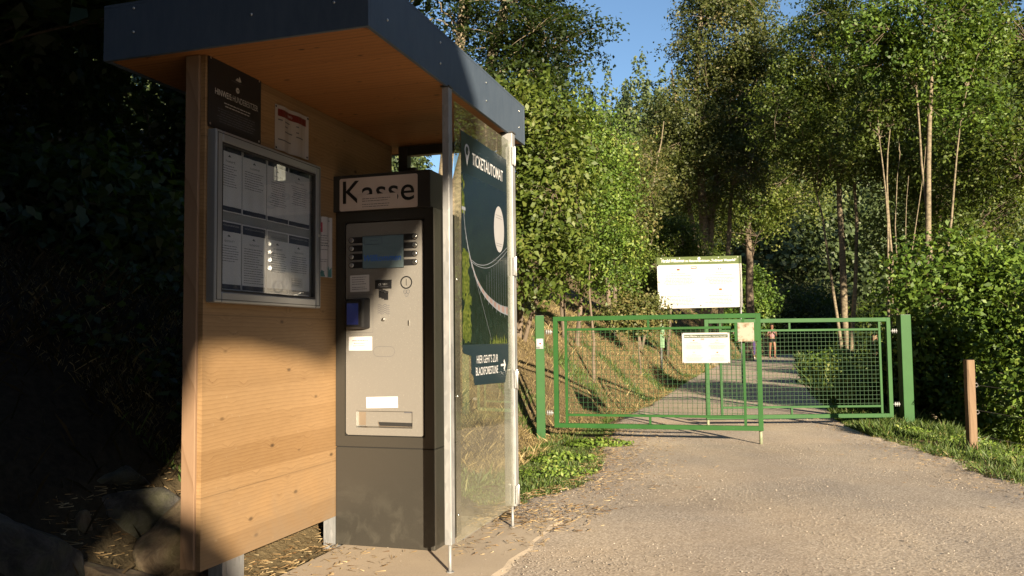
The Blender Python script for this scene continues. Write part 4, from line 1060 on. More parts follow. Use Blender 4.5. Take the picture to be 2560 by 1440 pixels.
rock(-1.86, 3.60, .25, .10, .09, .11, 'rock_tan', 'small triangular brown rock above the gravel', 6)
rock(-2.28, 3.7, .30, .24, .22, .20, 'rock_grey', 'dark rock half buried at the left edge', 7)
rock(-1.42, 3.42, -.04, .12, .13, .16, 'rock_tan', 'small tan rock at the base of the timber post', 9)

# ------------------------------------------------------------------ vegetation
class TubeBag:
    def __init__(s): s.v = []; s.f = []; s.k = 0
    def add(s, pts, rad, seg=5):
        pts = np.asarray(pts, float); n = len(pts); rad = np.asarray(rad, float)
        d = np.gradient(pts, axis=0); d = unit(d); ref = np.array([.31, .95, .05]) if abs(d[0, 2]) > .5 else np.array([0, 0, 1.])
        a = unit(np.cross(d, ref)); b_ = np.cross(d, a); an = np.arange(seg) * 2 * np.pi / seg
        ring = pts[:, None] + (a[:, None] * np.cos(an)[None, :, None] + b_[:, None] * np.sin(an)[None, :, None]) * rad[:, None, None]
        s.v.append(ring.reshape(-1, 3))
        i = np.arange(n - 1)[:, None] * seg; j = np.arange(seg)[None]
        f = np.stack([i + j, i + (j + 1) % seg, i + seg + (j + 1) % seg, i + seg + j], -1).reshape(-1, 4) + s.k
        s.f.append(f); s.k += n * seg
    def build(s, name, mat, parent): return fast_mesh(name, np.concatenate(s.v), 4, mat, None, parent, np.concatenate(s.f), True)

def curve(p0, p1, bend, n=6):
    p0, p1 = np.asarray(p0, float), np.asarray(p1, float); t_ = np.linspace(0, 1, n)[:, None]
    mid = (p0 + p1) / 2 + np.asarray(bend, float)
    return (1 - t_) ** 2 * p0 + 2 * t_ * (1 - t_) * mid + t_ ** 2 * p1

def plant(name, label, cat, base, stems, crowns, nspray, nleaf, lsize, mat, bmat='bark_dark', seed=1, group=None, spray=.35, flat=.35, limbs=16, limb_r=.045, gaps=.25, tint=(.35, .18), up=.55, limb_vis=None, droop=.0):
    """stems: (x,y,z of top, radius at base, list of via offsets); crowns: (centre, radii, weight)"""
    rng = np.random.default_rng(seed); base = np.asarray(base, float)
    root = empty(name, tuple(base), label, cat, group)
    tb = TubeBag(); stem_pts = []
    for (tx, ty, tz, r0, bend) in stems:
        off = rng.normal(size=2) * r0 * (1.2 if len(stems) > 1 else 0)
        p = curve((base[0] + off[0], base[1] + off[1], base[2] - .3), (tx, ty, tz), bend, 12); p[1:-1] += rng.normal(size=(10, 3)) * r0 * .22; wq = np.linspace(0, 1, 12); p[:, 0] += np.sin(wq * 7 + tx * 5) * .07 * wq; p[:, 1] += np.sin(wq * 6 + tx * 3) * .06 * wq
        tb.add(p, np.linspace(r0, r0 * .22, 12), 8); stem_pts.append(p)
    SPt = np.concatenate(stem_pts)
    cs = np.array([c for c, r, w in crowns], float); rs = np.array([r for c, r, w in crowns], float); ws = np.array([w for c, r, w in crowns], float); ws /= ws.sum()
    def sample(n, inner):
        k = rng.choice(len(crowns), n, p=ws); d = unit(rng.normal(size=(n, 3))); rad = rng.uniform(inner, 1, n) ** .6
        return cs[k] + d * rad[:, None] * rs[k], d
    # limbs
    LT, _ = sample(limbs, .3); LP = []
    for q in LT:
        dd = np.linalg.norm(SPt - q, axis=1) + np.maximum(SPt[:, 2] - q[2] + .2 * np.linalg.norm(SPt[:, :2] - q[:2], axis=1), 0) * 3
        a = SPt[np.argmin(dd)]; ln = np.linalg.norm(q - a)
        p = curve(a, q, (0, 0, ln * .12), 7); p[1:-1] += rng.normal(size=(5, 3)) * ln * .03
        tb.add(p, np.linspace(limb_r * min(1, .4 + ln * .2), limb_r * .15, 7), 5); LP.append(p[2:])
    LPa = np.concatenate(LP) if LP else SPt
    SPp, SD = sample(nspray, .25)
    # natural gaps: thin where a slow noise is low
    g = wob(SPp[:, 0] * 1.0 + seed, SPp[:, 2] * 1.1 + SPp[:, 1] * .6, 1.3 / max(.5, rs.mean() * .35))
    keep = g > np.quantile(g, gaps) ; SPp = SPp[keep]; SD = SD[keep]; g = g[keep]; n = len(SPp)
    di = ((SPp[:, None, :] - LPa[None, ::2, :]) ** 2).sum(-1).argmin(1); anc = LPa[::2][di]
    m_ = min(n, 420)
    for i in rng.choice(n, m_, replace=False):
        ln = np.linalg.norm(SPp[i] - anc[i]); p = curve(anc[i], SPp[i], (0, 0, ln * .08), 4)
        tb.add(p, np.linspace(limb_r * .22, limb_r * .07, 4), 3)
    tb.build('trunk', bmat, root)
    # leaves in flattish sprays
    outd = unit(SD * [1, 1, .5] + rng.normal(size=(n, 3)) * .35); nr = unit(np.array([0, 0, 1.]) * up + outd * (1 - up) + rng.normal(size=(n, 3)) * .25)
    e1 = unit(np.cross(nr, outd)); e2 = np.cross(e1, nr)
    K = nleaf; uu = rng.uniform(-1, 1, (n, K, 1)); vv_ = rng.uniform(-1, 1, (n, K, 1)); hh = rng.normal(size=(n, K, 1)) * flat
    sc = spray * rng.uniform(.6, 1.35, (n, 1, 1))
    c = SPp[:, None] + (e1[:, None] * uu * .75 + e2[:, None] * vv_ + nr[:, None] * hh) * sc
    c[..., 2] -= droop * (vv_[..., 0] + 1) ** 2 * sc[..., 0]
    nn = nr[:, None] + rng.normal(size=(n, K, 3)) * .55
    tn = np.clip(tint[0] + g[:, None] * .10 + rng.normal(size=(n, 1)) * tint[1] + rng.normal(size=(n, K)) * .14, 0, 1)
    v, tt = leaves(c.reshape(-1, 3), nn.reshape(-1, 3), np.full(n * K, lsize), tn.ravel(), rng)
    fast_mesh('crown', v, 4, mat, tt, root)
    return root

def px(x, y, Y):   # authoring aid: where a line of sight meets a distance (true metres)
    return ((x - 1280) / 2077 * Y, CAM_H + (846 - y) / 2077 * Y)

TREEG = 'trees around the path'; BUSHG = 'bushes on the left bank'; RB = 'bushes right of the gate'
# 1 dark beech above the shelter roof
plant('beech_tree', 'dark beech tree spreading over the shelter roof with two pale trunks', 'tree', (-1.6, 17.5, zt1(-1.6, 17.5)),
      [(-.55, 17.2, 12, .17, (-.1, 0, 0)), (-.2, 17.6, 11.5, .15, (-.3, 0, 0)), (1.0, 17.8, 12.5, .2, (0, .5, 1))],
      [((-.1, 17.6, 8.6), (1.5, 2.2, 2.6), 3), ((-1.3, 17.8, 9), (1.6, 2, 3), 1.6), ((.8, 17, 7.3), (1.3, 1.5, .8), 1.2), ((.3, 16.8, 6.3), (1.1, 1.2, .7), 1), ((.9, 17, 9), (1.2, 1.5, .7), 1.0), ((-.2, 17.5, 11), (1.7, 2.2, 2.0), 1.6)], 1300, 44, 0.085, 'leaf_dark', 'bark_pale', 11, TREEG, spray=.42, flat=.14, limbs=34, limb_r=.05, gaps=.22, tint=(.30, .20), up=.85, droop=.05)
# bushes on the bank
plant('hazel_bush', 'tall bush with broad dull green leaves right behind the roof corner', 'bush', (.1, 12.9, zt1(.1, 12.9)), [(.6, 12, 4.2, .05, (-.2, 0, 0)), (.2, 12.2, 4.4, .045, (.1, 0, 0)), (.9, 12, 3.6, .04, (0, 0, 0))],
      [((.45, 12, 3.6), (.85, .8, 1.3), 3), ((.35, 11.7, 2.4), (.8, .6, 1.0), 2), ((.1, 12.1, 4.3), (.6, .6, .6), .8)], 430, 34, 0.085, 'leaf_mid', 'bark_dark', 21, BUSHG, spray=.30, flat=.4, limbs=14, limb_r=.02, gaps=.1, tint=(.5, .2), up=.45)
plant('hazel_bush', 'tallest bright yellow-green bush on the bank behind the shelter', 'bush', (1.1, 15.2, zt1(1.1, 15.2)), [(1.0, 15.2, 5.4, .06, (-.2, 0, 0)), (1.6, 15.5, 4.9, .05, (0, 0, 0))],
      [((.9, 15.0, 4.5), (1.1, .9, 1.1), 2), ((1.6, 15.2, 4.2), (.9, .8, 1.0), 2), ((1.3, 14.6, 3.1), (1.1, .7, 1.0), 2), ((1.35, 14.9, 2.35), (1.1, .6, .6), 1)], 720, 36, 0.062, 'leaf_bright', 'bark_dark', 22, BUSHG, spray=.30, flat=.4, limbs=16, limb_r=.02, gaps=.1, tint=(.45, .22), up=.4)
plant('bramble_bush', 'lower bush with pale catkin-like sprigs above the dry grass', 'bush', (1.35, 14.0, zt1(1.2, 14.0)), [(1.35, 14, 3.0, .03, (0, 0, 0))],
      [((1.2, 14.1, 2.9), (.85, .6, .65), 2), ((1.65, 14.3, 2.55), (.6, .5, .6), 1.2)], 330, 32, 0.058, 'leaf_bright', 'bark_dark', 23, BUSHG, spray=.22, flat=.5, limbs=12, limb_r=.014, gaps=.05, tint=(.42, .25), up=.35)
plant('young_tree', 'slim bushy tree with yellowish top against the blue sky gap', 'tree', (2.4, 20.5, zt1(2.4, 20.5)), [(2.1, 20.5, 6.2, .07, (-.1, 0, 0)), (2.7, 20.7, 5.8, .06, (0, 0, 0))],
      [((1.3, 20.5, 5.6), (1.1, 1, 1.0), 2), ((2.3, 20.5, 4.9), (.9, 1, 1.1), 2), ((2.9, 20.2, 4.6), (.9, .9, 1.3), 2)], 650, 34, 0.075, 'leaf_olive', 'bark_dark', 24, TREEG, spray=.36, flat=.35, limbs=18, limb_r=.025, gaps=.12, tint=(.62, .22), up=.45)
plant('elder_bush', 'dense mid green bush behind the left end of the information board', 'bush', (3.3, 21.5, zt1(3.1, 21.5)), [(3.0, 21.5, 3.4, .04, (0, 0, 0)), (3.9, 21.5, 3.2, .04, (0, 0, 0))],
      [((2.7, 21.3, 3.0), (.9, .8, 1.1), 2), ((3.3, 21.5, 2.6), (.9, .8, 1.0), 2)], 560, 32, 0.066, 'leaf_mid', 'bark_dark', 25, BUSHG, spray=.28, flat=.4, limbs=14, limb_r=.018, gaps=.08, tint=(.5, .25), up=.4)
plant('round_bush', 'rounded dark green bush rising above the information board', 'bush', (4.7, 25, zt1(4.7, 25)), [(4.9, 25, 4.3, .05, (0, 0, 0)), (4.4, 25, 4.2, .05, (0, 0, 0))],
      [((4.6, 25, 3.7), (1.25, 1, 1.1), 3), ((5.6, 25, 2.9), (.8, .8, .9), 1)], 600, 32, 0.085, 'leaf_mid', 'bark_dark', 26, BUSHG, spray=.34, flat=.3, limbs=14, limb_r=.02, gaps=.08, tint=(.4, .2), up=.6)
plant('reddish_shrub', 'small shrub with rusty leaves left of the information board posts', 'bush', (2.75, 18.0, zt1(2.75, 18.0)), [(2.75, 18, 1.9, .02, (0, 0, 0))],
      [((2.7, 18.1, 1.55), (.8, .5, .42), 1)], 150, 30, .07, 'leaf_olive', 'bark_dark', 27, BUSHG, spray=.2, flat=.5, limbs=10, limb_r=.012, gaps=.05, tint=(.75, .2), up=.3)
plant('bare_sapling', 'slender birch sapling with bare white stems beside the bright bushes', 'tree', (3.5, 23, zt1(3.5, 23)), [(4.35, 23, 7.1, .055, (-.4, 0, 0)), (3.9, 23.1, 6.0, .04, (0, 0, 0)), (3.6, 23.0, 5.4, .035, (.1, 0, 0)), (4.1, 23.2, 5.0, .03, (-.1, 0, 0))],
      [((3.9, 23.4, 5.6), (.8, .6, 1.3), 1)], 110, 26, .085, 'leaf_olive', 'bark_pale', 28, TREEG, spray=.25, flat=.4, limbs=26, limb_r=.02, gaps=.1, tint=(.6, .25), up=.4)
# 2 large central tree
plant('beech_tree', 'large feathery tree with pale forked stems right of the sky gap', 'tree', (7.6, 32, zt1(7.6, 32)),
      [(7.6, 32, 15.5, .24, (-.3, 0, 0)), (9.0, 32.5, 13, .2, (-.5, 0, 0)), (6.3, 32, 11.5, .15, (0, 0, 0)), (8.6, 31.6, 11, .13, (.5, 0, 0))],
      [((8.5, 32, 12.6), (2.3, 2.2, 2.6), 3), ((6.9, 32, 9.2), (1.7, 2, 2.0), 2), ((9.3, 32, 9.6), (2.0, 2, 3.2), 2.4), ((7.6, 31.6, 7.4), (2.4, 1.8, 1.8), 1.6), ((8.6, 32, 15.2), (1.9, 1.8, 2), 1.2)], 1900, 44, 0.115, 'leaf_olive', 'bark_pale', 31, TREEG, spray=.52, flat=.2, limbs=60, limb_r=.07, gaps=.22, tint=(.45, .2), up=.55)
# 3 tree with mid trunk
plant('ash_tree', 'tall tree with bright top and lit trunk right of the centre', 'tree', (10.6, 26.5, zt1(10.6, 26.5)),
      [(10.4, 26.5, 12, .13, (.1, 0, 0)), (11.2, 26.5, 11, .08, (.2, 0, 0)), (9.5, 26.7, 8, .06, (.2, 0, 0))],
      [((10.3, 26.3, 10), (1.7, 1.6, 2.0), 2), ((10.6, 26.3, 7.2), (1.9, 1.6, 1.6), 1.8), ((9.3, 26.5, 8.3), (1.4, 1.5, 2.0), 1.3), ((11.2, 26.6, 11.8), (1.5, 1.5, 1.8), 1)], 1250, 42, 0.1, 'leaf_mid', 'bark_pale', 32, TREEG, spray=.42, flat=.22, limbs=46, limb_r=.045, gaps=.22, tint=(.45, .22), up=.55)
# 4 pale trunks
plant('maple_tree', 'tree with tall smooth pale trunk and light green crown near the right', 'tree', (7.45, 15, zt1(7.45, 15)), [(7.9, 15, 8.2, .075, (-.12, 0, 0)), (8.5, 15.1, 5.6, .04, (-.25, 0, -.3)), (7.5, 15.1, 7.0, .04, (.2, 0, 0))],
      [((7.7, 15, 6.7), (1.3, 1.1, 1.1), 2.4), ((8.4, 15.3, 5.3), (.9, .8, .7), .8), ((6.8, 15, 6.4), (.8, .9, .7), 1), ((8.6, 15.4, 6.5), (.9, .9, .8), 1)], 620, 40, .080, 'leaf_bright', 'bark_pale', 33, TREEG, spray=.28, flat=.25, limbs=34, limb_r=.022, gaps=.22, tint=(.22, .2), up=.55)
plant('bare_stemmed_tree', 'clump of thin bare pale stems left of the tall smooth trunk', 'tree', (6.95, 15.5, zt1(6.95, 15.5)), [(7.05, 15.5, 5.3, .035, (0, 0, 0)), (7.25, 15.5, 5.0, .04, (-.1, 0, 0)), (7.4, 15.6, 4.5, .025, (.1, 0, 0)), (7.75, 15.5, 4.6, .022, (.2, 0, -.2)), (7.4, 15.3, 4.0, .022, (.25, 0, -.3))],
      [((7.2, 15.8, 5.3), (.6, .6, .5), 1)], 90, 30, .075, 'leaf_mid', 'bark_pale', 34, TREEG, spray=.22, flat=.3, limbs=44, limb_r=.014, gaps=.1, tint=(.4, .2), up=.5)
# right hand trees
plant('beech_tree', 'dense dark tree filling the upper right corner', 'tree', (13.4, 20, zt1(13.4, 20)), [(12.9, 20, 12.5, .19, (.2, 0, 0)), (14.0, 20, 12.5, .16, (.2, 0, 0))],
      [((12.4, 19.8, 9.2), (2.0, 1.7, 2.2), 2), ((12.8, 19.5, 6.0), (2.0, 1.6, 1.8), 2), ((14.4, 20, 8.2), (2.0, 1.7, 3.2), 1.8), ((11.6, 20.2, 5.4), (1.3, 1.3, 1.4), 1), ((13, 20, 12.5), (2.4, 2, 2), 1)], 1400, 42, .10, 'leaf_mid', 'bark_dark', 35, TREEG, spray=.42, flat=.22, limbs=34, limb_r=.05, gaps=.36, tint=(.34, .2), up=.6)
plant('oak_tree', 'shaded dark tree behind the bare pale stems', 'tree', (13.2, 25.5, zt1(13.2, 25.5)), [(13.2, 25.5, 10, .2, (0, 0, 0))],
      [((12.6, 25.5, 7.2), (2.0, 1.8, 1.8), 2), ((14.4, 25.5, 6.0), (2.2, 1.8, 2.4), 2), ((12.6, 25.5, 4.2), (1.6, 1.6, 1.7), 1)], 1100, 42, .105, 'leaf_mid', 'bark_dark', 36, TREEG, spray=.5, flat=.25, limbs=26, limb_r=.06, gaps=.25, tint=(.5, .2), up=.55)
plant('oak_tree', 'shaded tree between the feathery tree and the lit trunk', 'tree', (10.8, 38, zt1(10.8, 38)), [(11.0, 38, 13, .22, (0, 0, 0))],
      [((11.6, 38, 12), (2.6, 2, 3), 2), ((10.6, 38, 7.6), (2.4, 2, 2.4), 2), ((13.4, 38, 9), (2.0, 2, 3), 1)], 1000, 42, .125, 'leaf_mid', 'bark_dark', 37, TREEG, spray=.6, flat=.25, limbs=24, limb_r=.06, gaps=.15, tint=(.6, .2), up=.55)
# near bushes right
plant('hazel_bush', 'big bright leafy bush right of the farther gate leaf', 'bush', (7.0, 12.6, zt1(7.0, 12.6)), [(6.6, 12.6, 2.2, .05, (0, 0, 0)), (7.4, 12.6, 2.4, .05, (0, 0, 0)), (7, 12.4, 2.0, .05, (0, 0, 0))],
      [((6.7, 12.5, 1.5), (1.15, .9, 1.1), 2.2), ((7.7, 12.3, 1.3), (1.0, .9, 1.15), 2), ((6.3, 12.6, .5), (.8, .7, .9), 1), ((7.2, 12, .1), (1.2, .7, 1.0), 1.6)], 800, 36, 0.09, 'leaf_bright', 'bark_dark', 41, RB, spray=.30, flat=.35, limbs=22, limb_r=.022, gaps=.08, tint=(.36, .2), up=.5)
plant('hazel_bush', 'large-leaved bush at the right edge behind the fence wires', 'bush', (6.55, 9.9, zt1(6.55, 9.9)), [(6.5, 9.9, 1.8, .04, (0, 0, 0)), (6.1, 9.9, 1.6, .04, (0, 0, 0))],
      [((6.75, 9.8, 1.25), (.65, .6, .85), 2), ((6.55, 9.8, .35), (.6, .5, .8), 2), ((7.0, 9.6, .1), (.7, .5, .8), 1)], 480, 34, 0.082, 'leaf_bright', 'bark_dark', 42, RB, spray=.24, flat=.35, limbs=18, limb_r=.018, gaps=.06, tint=(.34, .2), up=.5)
plant('shade_bush', 'dark undergrowth bush behind the right green post', 'bush', (6.1, 12.4, zt1(6.1, 12.4)), [(6.1, 12.4, 1.2, .03, (0, 0, 0))],
      [((6.0, 12.6, .55), (.75, .5, .75), 2), ((5.7, 13.2, .1), (.6, .5, .5), 1)], 200, 32, .085, 'leaf_mid', 'bark_dark', 43, RB, spray=.2, flat=.4, limbs=12, limb_r=.014, gaps=.05, tint=(.3, .2), up=.5)
# shrubs beyond the gate on the right of the path
for i, (x, y, z, rx, rz_, mt, lab) in enumerate([
        (6.7, 15.2, -.02, .45, .28, 'leaf_bright', 'smallest weedy shrub just beyond the farther gate leaf'),
        (7.5, 19.6, .0, .6, .3, 'leaf_mid', 'knee-high shrub at the path edge in the middle distance'),
        (9.5, 24.4, .05, .7, .36, 'leaf_bright', 'bright tuft-like shrub where the path narrows'),
        (8.7, 18.0, .0, 1.0, .9, 'leaf_mid', 'first low bush beyond the gate right of the path'),
        (10.9, 22.8, .2, 1.3, 1.2, 'leaf_mid', 'second low bush beyond the gate in half shade'),
        (14.0, 30, .7, 1.6, 1.7, 'leaf_dark', 'dark bush under the tall lit trunk'),
        (17.0, 38, .9, 1.9, 1.8, 'leaf_mid', 'loose pale bush beside the far bend of the path'),
        (17.5, 49, 1.6, 3.0, 2.4, 'leaf_dark', 'dark bush closing the view behind the bend')]):
    plant('low_bush', lab, 'bush', (x, y, zt1(x, y)), [(x, y, z + rz_ * .5, .03, (0, 0, 0))], [((x, y, z), (rx, rx * .8, rz_), 1)], int(190 + 60 * i), 34, .08 + .012 * i, mt, 'bark_dark', 50 + i, 'bushes beyond the gate', spray=.22 + .07 * i, flat=.4, limbs=12, limb_r=.015, gaps=.08, tint=(.45, .22), up=.45)
plant('young_tree', 'bright green young tree right of the information board', 'tree', (11.3, 43, zt1(11.3, 43)), [(11.8, 43, 4.4, .08, (0, 0, 0))],
      [((12.3, 43, 2.9), (1.25, 1.1, 1.8), 2), ((11.6, 43, 1.7), (1.2, 1, 1.2), 1)], 380, 34, .15, 'leaf_bright', 'bark_dark', 61, TREEG, spray=.42, flat=.35, limbs=16, limb_r=.03, gaps=.06, tint=(.25, .2), up=.5)
plant('spruce_tree', 'shaded spruce left of the path bend behind the board', 'tree', (9.5, 50, zt1(9.5, 50)), [(9.5, 50, 13, .2, (0, 0, 0))],
      [((9.5, 50, 5), (3.2, 2.5, 3.6), 3), ((9.0, 50, 9), (2.6, 2.2, 3.5), 2)], 1300, 40, .15, 'leaf_mid', 'bark_dark', 62, TREEG, spray=.7, flat=.2, limbs=30, limb_r=.05, gaps=.1, tint=(.45, .2), up=.6)
# left dark hillside
HG = 'plants on the dark hillside'
for i, (x, y, z, rx, rz_, lab) in enumerate([
        (-4.2, 9.5, 3.6, 1.9, 1.6, 'dark shrub high on the shaded hillside beside the shelter'),
        (-3.4, 6.2, 1.9, .9, .6, 'low dark shrub on the slope above the grey rocks'),
        (-5.2, 8.0, 4.6, 1.6, 1.7, 'dark shrub at the upper left corner'),
        (-2.6, 8.4, 2.9, 1.1, 1.0, 'dark shrub directly behind the wooden side wall')]):
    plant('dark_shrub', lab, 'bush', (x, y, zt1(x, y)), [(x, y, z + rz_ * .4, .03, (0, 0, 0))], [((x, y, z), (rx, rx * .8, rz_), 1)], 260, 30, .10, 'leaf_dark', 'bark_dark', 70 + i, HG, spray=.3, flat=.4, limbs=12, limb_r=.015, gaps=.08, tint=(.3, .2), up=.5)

for i, (x, y, hx, r_, lab) in enumerate([(-5.0, 6.5, 7.0, 3.0, 'tall dark tree added over the slope at the left edge to block the sky'), (-3.6, 11.0, 8.4, 3.0, 'tall dark tree added behind the shelter roof to block the sky'), (-6.5, 11.5, 9.0, 3.4, 'tall dark tree added deep in the hillside to block the sky')]):
    zb0 = zt1(x, y)
    plant('slope_blocker_tree', lab, 'tree', (x, y, zb0), [(x, y, hx + 2, .18, (0, 0, 0))], [((x, y, hx), (r_, r_, 2.2), 2), ((x + .5, y - .5, hx - 2.2), (r_ * .8, r_ * .8, 1.5), 1.5)], 700, 40, .17, 'leaf_dark', 'bark_dark', 80 + i, TREEG, spray=.55, flat=.2, limbs=20, limb_r=.05, gaps=.02, tint=(.25, .2), up=.8)  # trees added over the slope to keep sky light off it
for i, (x, y, cz, r_, rv, lab) in enumerate([(1.6, -7.5, 11.5, 4.2, 4.0, 'broad dark tree added to block sky light over the viewpoint'), (-5.5, -2.5, 9.0, 4.0, 5.2, 'dark tree added to block sky light, left of the viewpoint'),
        (28, 3, 3.0, 5.0, 4.6, 'rounded tree added to block sky light, far right of the viewpoint'), (35, 14, 12, 6.5, 12, 'second tall tree added to block sky light, far right of the viewpoint'), (28, -8, 4.5, 5.5, 5.5, 'third tall tree added to block sky light, far right of the viewpoint'), (34, 27, 12, 7, 12, 'fourth tall tree added to block sky light, far right of the viewpoint'),
        (-5, -13, 9, 5.5, 9.0, 'dark tree added to block sky light, further behind the viewpoint'), (-.5, -10.5, 17.5, 5.0, 4.5, 'very tall tree added to block sky light, behind the viewpoint left of the road'), (-12, -6, 9, 6, 9, 'dark tree added to block sky light, far left of the viewpoint'), (36, 1, 12, 6.5, 12, 'fifth tall tree added to block sky light, far right of the viewpoint'), (1, -17, 17, 6, 5, 'tall tree added to block sky light, furthest behind the viewpoint')]):
    plant('sky_blocker_tree', lab, 'tree', (x, y, zt1(x, y)), [(x, y, cz + 1, .25, (0, 0, 0))], [((x - .6, y, cz), (r_, r_, rv), 1)], 1000, 40, .34, 'leaf_dark', 'bark_dark', 90 + i, TREEG, spray=.8, flat=.2, limbs=16, limb_r=.06, gaps=.02, tint=(.3, .2), up=.8)  # unseen trees added around the viewpoint to cut down sky light
# unseen tree added behind the viewpoint; outline shaped to cast the slanting shadow edge
DS = 9.2
Usun = np.cross(np.array(LDIR), [0, 0, 1]); Usun /= np.linalg.norm(Usun); Vsun = np.cross(Usun, np.array(LDIR))
edge = [(-.20, .3), (.10, .4), (.09, .98), (.04, 1.12), (-.04, 1.17), (-.10, 1.12), (-.13, .98), (-.20, .62), (-.70, .62), (-.56, 1.05), (-.43, 1.25), (-.28, 1.47), (-.175, 1.66), (-.12, 1.78), (-.08, 1.92), (.1, 1.98), (.40, 2.02), (.52, 2.02), (.62, 2.15), (.74, 2.29), (.83, 2.43), (.98, 2.64), (1.16, 2.86), (1.25, 3.05), (1.23, 3.23), (1.09, 3.38), (.9, 3.9), (.5, 4.8), (-.3, 5.8), (-1.6, 6.6), (-3.4, 7.0), (-5.4, 6.6), (-6.6, 5.2), (-7.0, 3.2), (-6.6, 1.4), (-5.6, .2), (-4, -.4), (-2.2, -.5), (-1.0, -.2)]  # leading points add a lobe that casts an onlooker's head shadow
def sunp(u, v, d): return Usun * u + Vsun * v - np.array(LDIR) * d
cb = sunp(-2.8, 0, DS)
ST = empty('shadow_caster', (float(cb[0]), float(cb[1]), zt1(float(cb[0]), float(cb[1]))), 'added unseen tree behind the viewpoint, shaped to shade the hillside and roof', 'tree', TREEG)
mb = MB(); n = len(edge); vs = []
for d, k in ((DS - .35, .985), (DS, 1.0), (DS + .35, .985)):
    for (u, v) in edge:
        cu_, cv_ = -2.8, 3.0
        vs.append(sunp(cu_ + (u - cu_) * k, cv_ + (v - cv_) * k, d))
fs = [tuple(range(n)), tuple(range(2 * n, 3 * n))[::-1]]
for l_ in range(2): fs += [(l_ * n + i, l_ * n + (i + 1) % n, (l_ + 1) * n + (i + 1) % n, (l_ + 1) * n + i) for i in range(n)]
mb.add(vs, fs, 'bark_dark'); mb.build('shadow_slab', ST)  # solid slab that blocks the sun along the shaped outline
rng = np.random.default_rng(5); ed = np.array(edge); cc = []
kk = rng.integers(0, n, 9000); tt_ = rng.random(9000)[:, None]
uv = ed[kk] * (1 - tt_) + ed[(kk + 1) % n] * tt_; uv = uv * 1.0 + (np.array([-2.8, 3.0]) - uv) * rng.uniform(.02, .9, (9000, 1))
cpos = uv[:, :1] * Usun + uv[:, 1:] * Vsun - np.array(LDIR) * (DS + rng.normal(size=(9000, 1)) * .45)
v, tt = leaves(cpos, rng.normal(size=(9000, 3)), np.full(9000, .12), rng.random(9000), rng)
fast_mesh('crown', v, 4, 'leaf_dark', tt, ST)
tb = TubeBag(); zb_ = zt1(float(cb[0]), float(cb[1])); top_ = sunp(-2.8, 3.6, DS); tb.add(curve((cb[0], cb[1], zb_ - .3), top_, (0, 0, 0), 8), np.linspace(.32, .1, 8), 10); tb.build('trunk', 'bark_dark', ST)

# ------------------------------------------------------------------ distant forest on the far slope
rng = np.random.default_rng(99); n = 2600
fy = rng.uniform(48, 330, n); fx = fy * rng.uniform(.03, .72, n)
keep = (np.interp(fy, RX, RY) < fx - 6) | (fx < 0) | (fy > 66); fx, fy = fx[keep], fy[keep]; n = len(fx); lx_ = rng.uniform(-70, -9, 900); ly_ = rng.uniform(8, 90, 900); fx = np.concatenate([fx, lx_]); fy = np.concatenate([fy, ly_]); n = len(fx)
fz = zt(fx, fy)
allv = []; alt = []
for lay in range(7):
    k = lay / 7; hgt = rng.uniform(9, 17, n) if lay == 0 else hgt
    m_ = 50
    an = rng.uniform(0, 2 * np.pi, (n, m_)); rad = (1 - k) * 2.6 * rng.uniform(.4, 1.1, (n, m_))
    c = np.stack([fx[:, None] + np.cos(an) * rad, fy[:, None] + np.sin(an) * rad, fz[:, None] + hgt[:, None] * (.12 + .86 * k) + rng.normal(size=(n, m_)) * .6], -1)
    nn = np.stack([np.cos(an), np.sin(an), np.full_like(an, .7)], -1) + rng.normal(size=(n, m_, 3)) * .4
    v, tt = leaves(c.reshape(-1, 3), nn.reshape(-1, 3), np.repeat(np.clip(np.hypot(fx, fy) * .0058, .30, 1.1), m_) * (1.15 - .5 * k), np.clip(rng.normal(size=(n, 1)) * .2 + .45 + rng.normal(size=(n, m_)) * .12, 0, 1).ravel(), rng, .8)
    allv.append(v); alt.append(tt)
fo = fast_mesh('far_forest', np.concatenate(allv), 4, 'leaf_forest', np.concatenate(alt))
tag(fo, 'dark wooded slope far behind the path and the trees', 'forest', kind='stuff')

# ------------------------------------------------------------------ grass, straw, stones
def blades(x, y, z, h, w, lean, tint, rng):
    n = len(x); a = rng.uniform(0, 2 * np.pi, n); b_ = rng.uniform(0, 2 * np.pi, n)
    base = np.stack([x, y, z - .01], -1); sd_ = np.stack([np.cos(a), np.sin(a), np.zeros(n)], -1) * (w / 2)[:, None]
    ld = np.stack([np.cos(b_), np.sin(b_), np.zeros(n)], -1) * (h * lean)[:, None]
    upv = np.stack([np.zeros(n), np.zeros(n), h * np.sqrt(np.maximum(1 - lean ** 2, .02))], -1)
    v = np.stack([base - sd_, base + sd_, base + sd_ * .55 + ld * .45 + upv * .6, base + ld + upv], 1)
    return v, np.repeat(tint, 4)
rng = np.random.default_rng(12)
def scatter_bank(n, ylo, yhi, smin, smax, power=1.0):
    y = ylo * (yhi / ylo) ** rng.random(n); s = smin + (smax - smin) * rng.random(n) ** power
    x = np.interp(y, LX, LY) - s; return x, y
x, y = scatter_bank(210000, 4.2, 48, -.25, 4.2, 1.25); m_ = (x > -2.2) | (rng.random(len(x)) < .3)
patch = wob(x, y, 1.5); green = patch > .34
x, y, green = x[m_], y[m_], green[m_]
ins = W(0, 0, 0); aa = x * AX.x + y * AX.y; bb = x * BX.x + y * BX.y
ok = ~((aa > -2.6) & (aa < -1.2) & (bb > 2.0) & (bb < 4.9)); x, y, green = x[ok], y[ok], green[ok]
hs = (rng.uniform(.02, .07, len(x)) + .12 * (rng.random(len(x)) < .02)) * np.interp(y, [5, 12, 40], [.8, 1, 1.5])
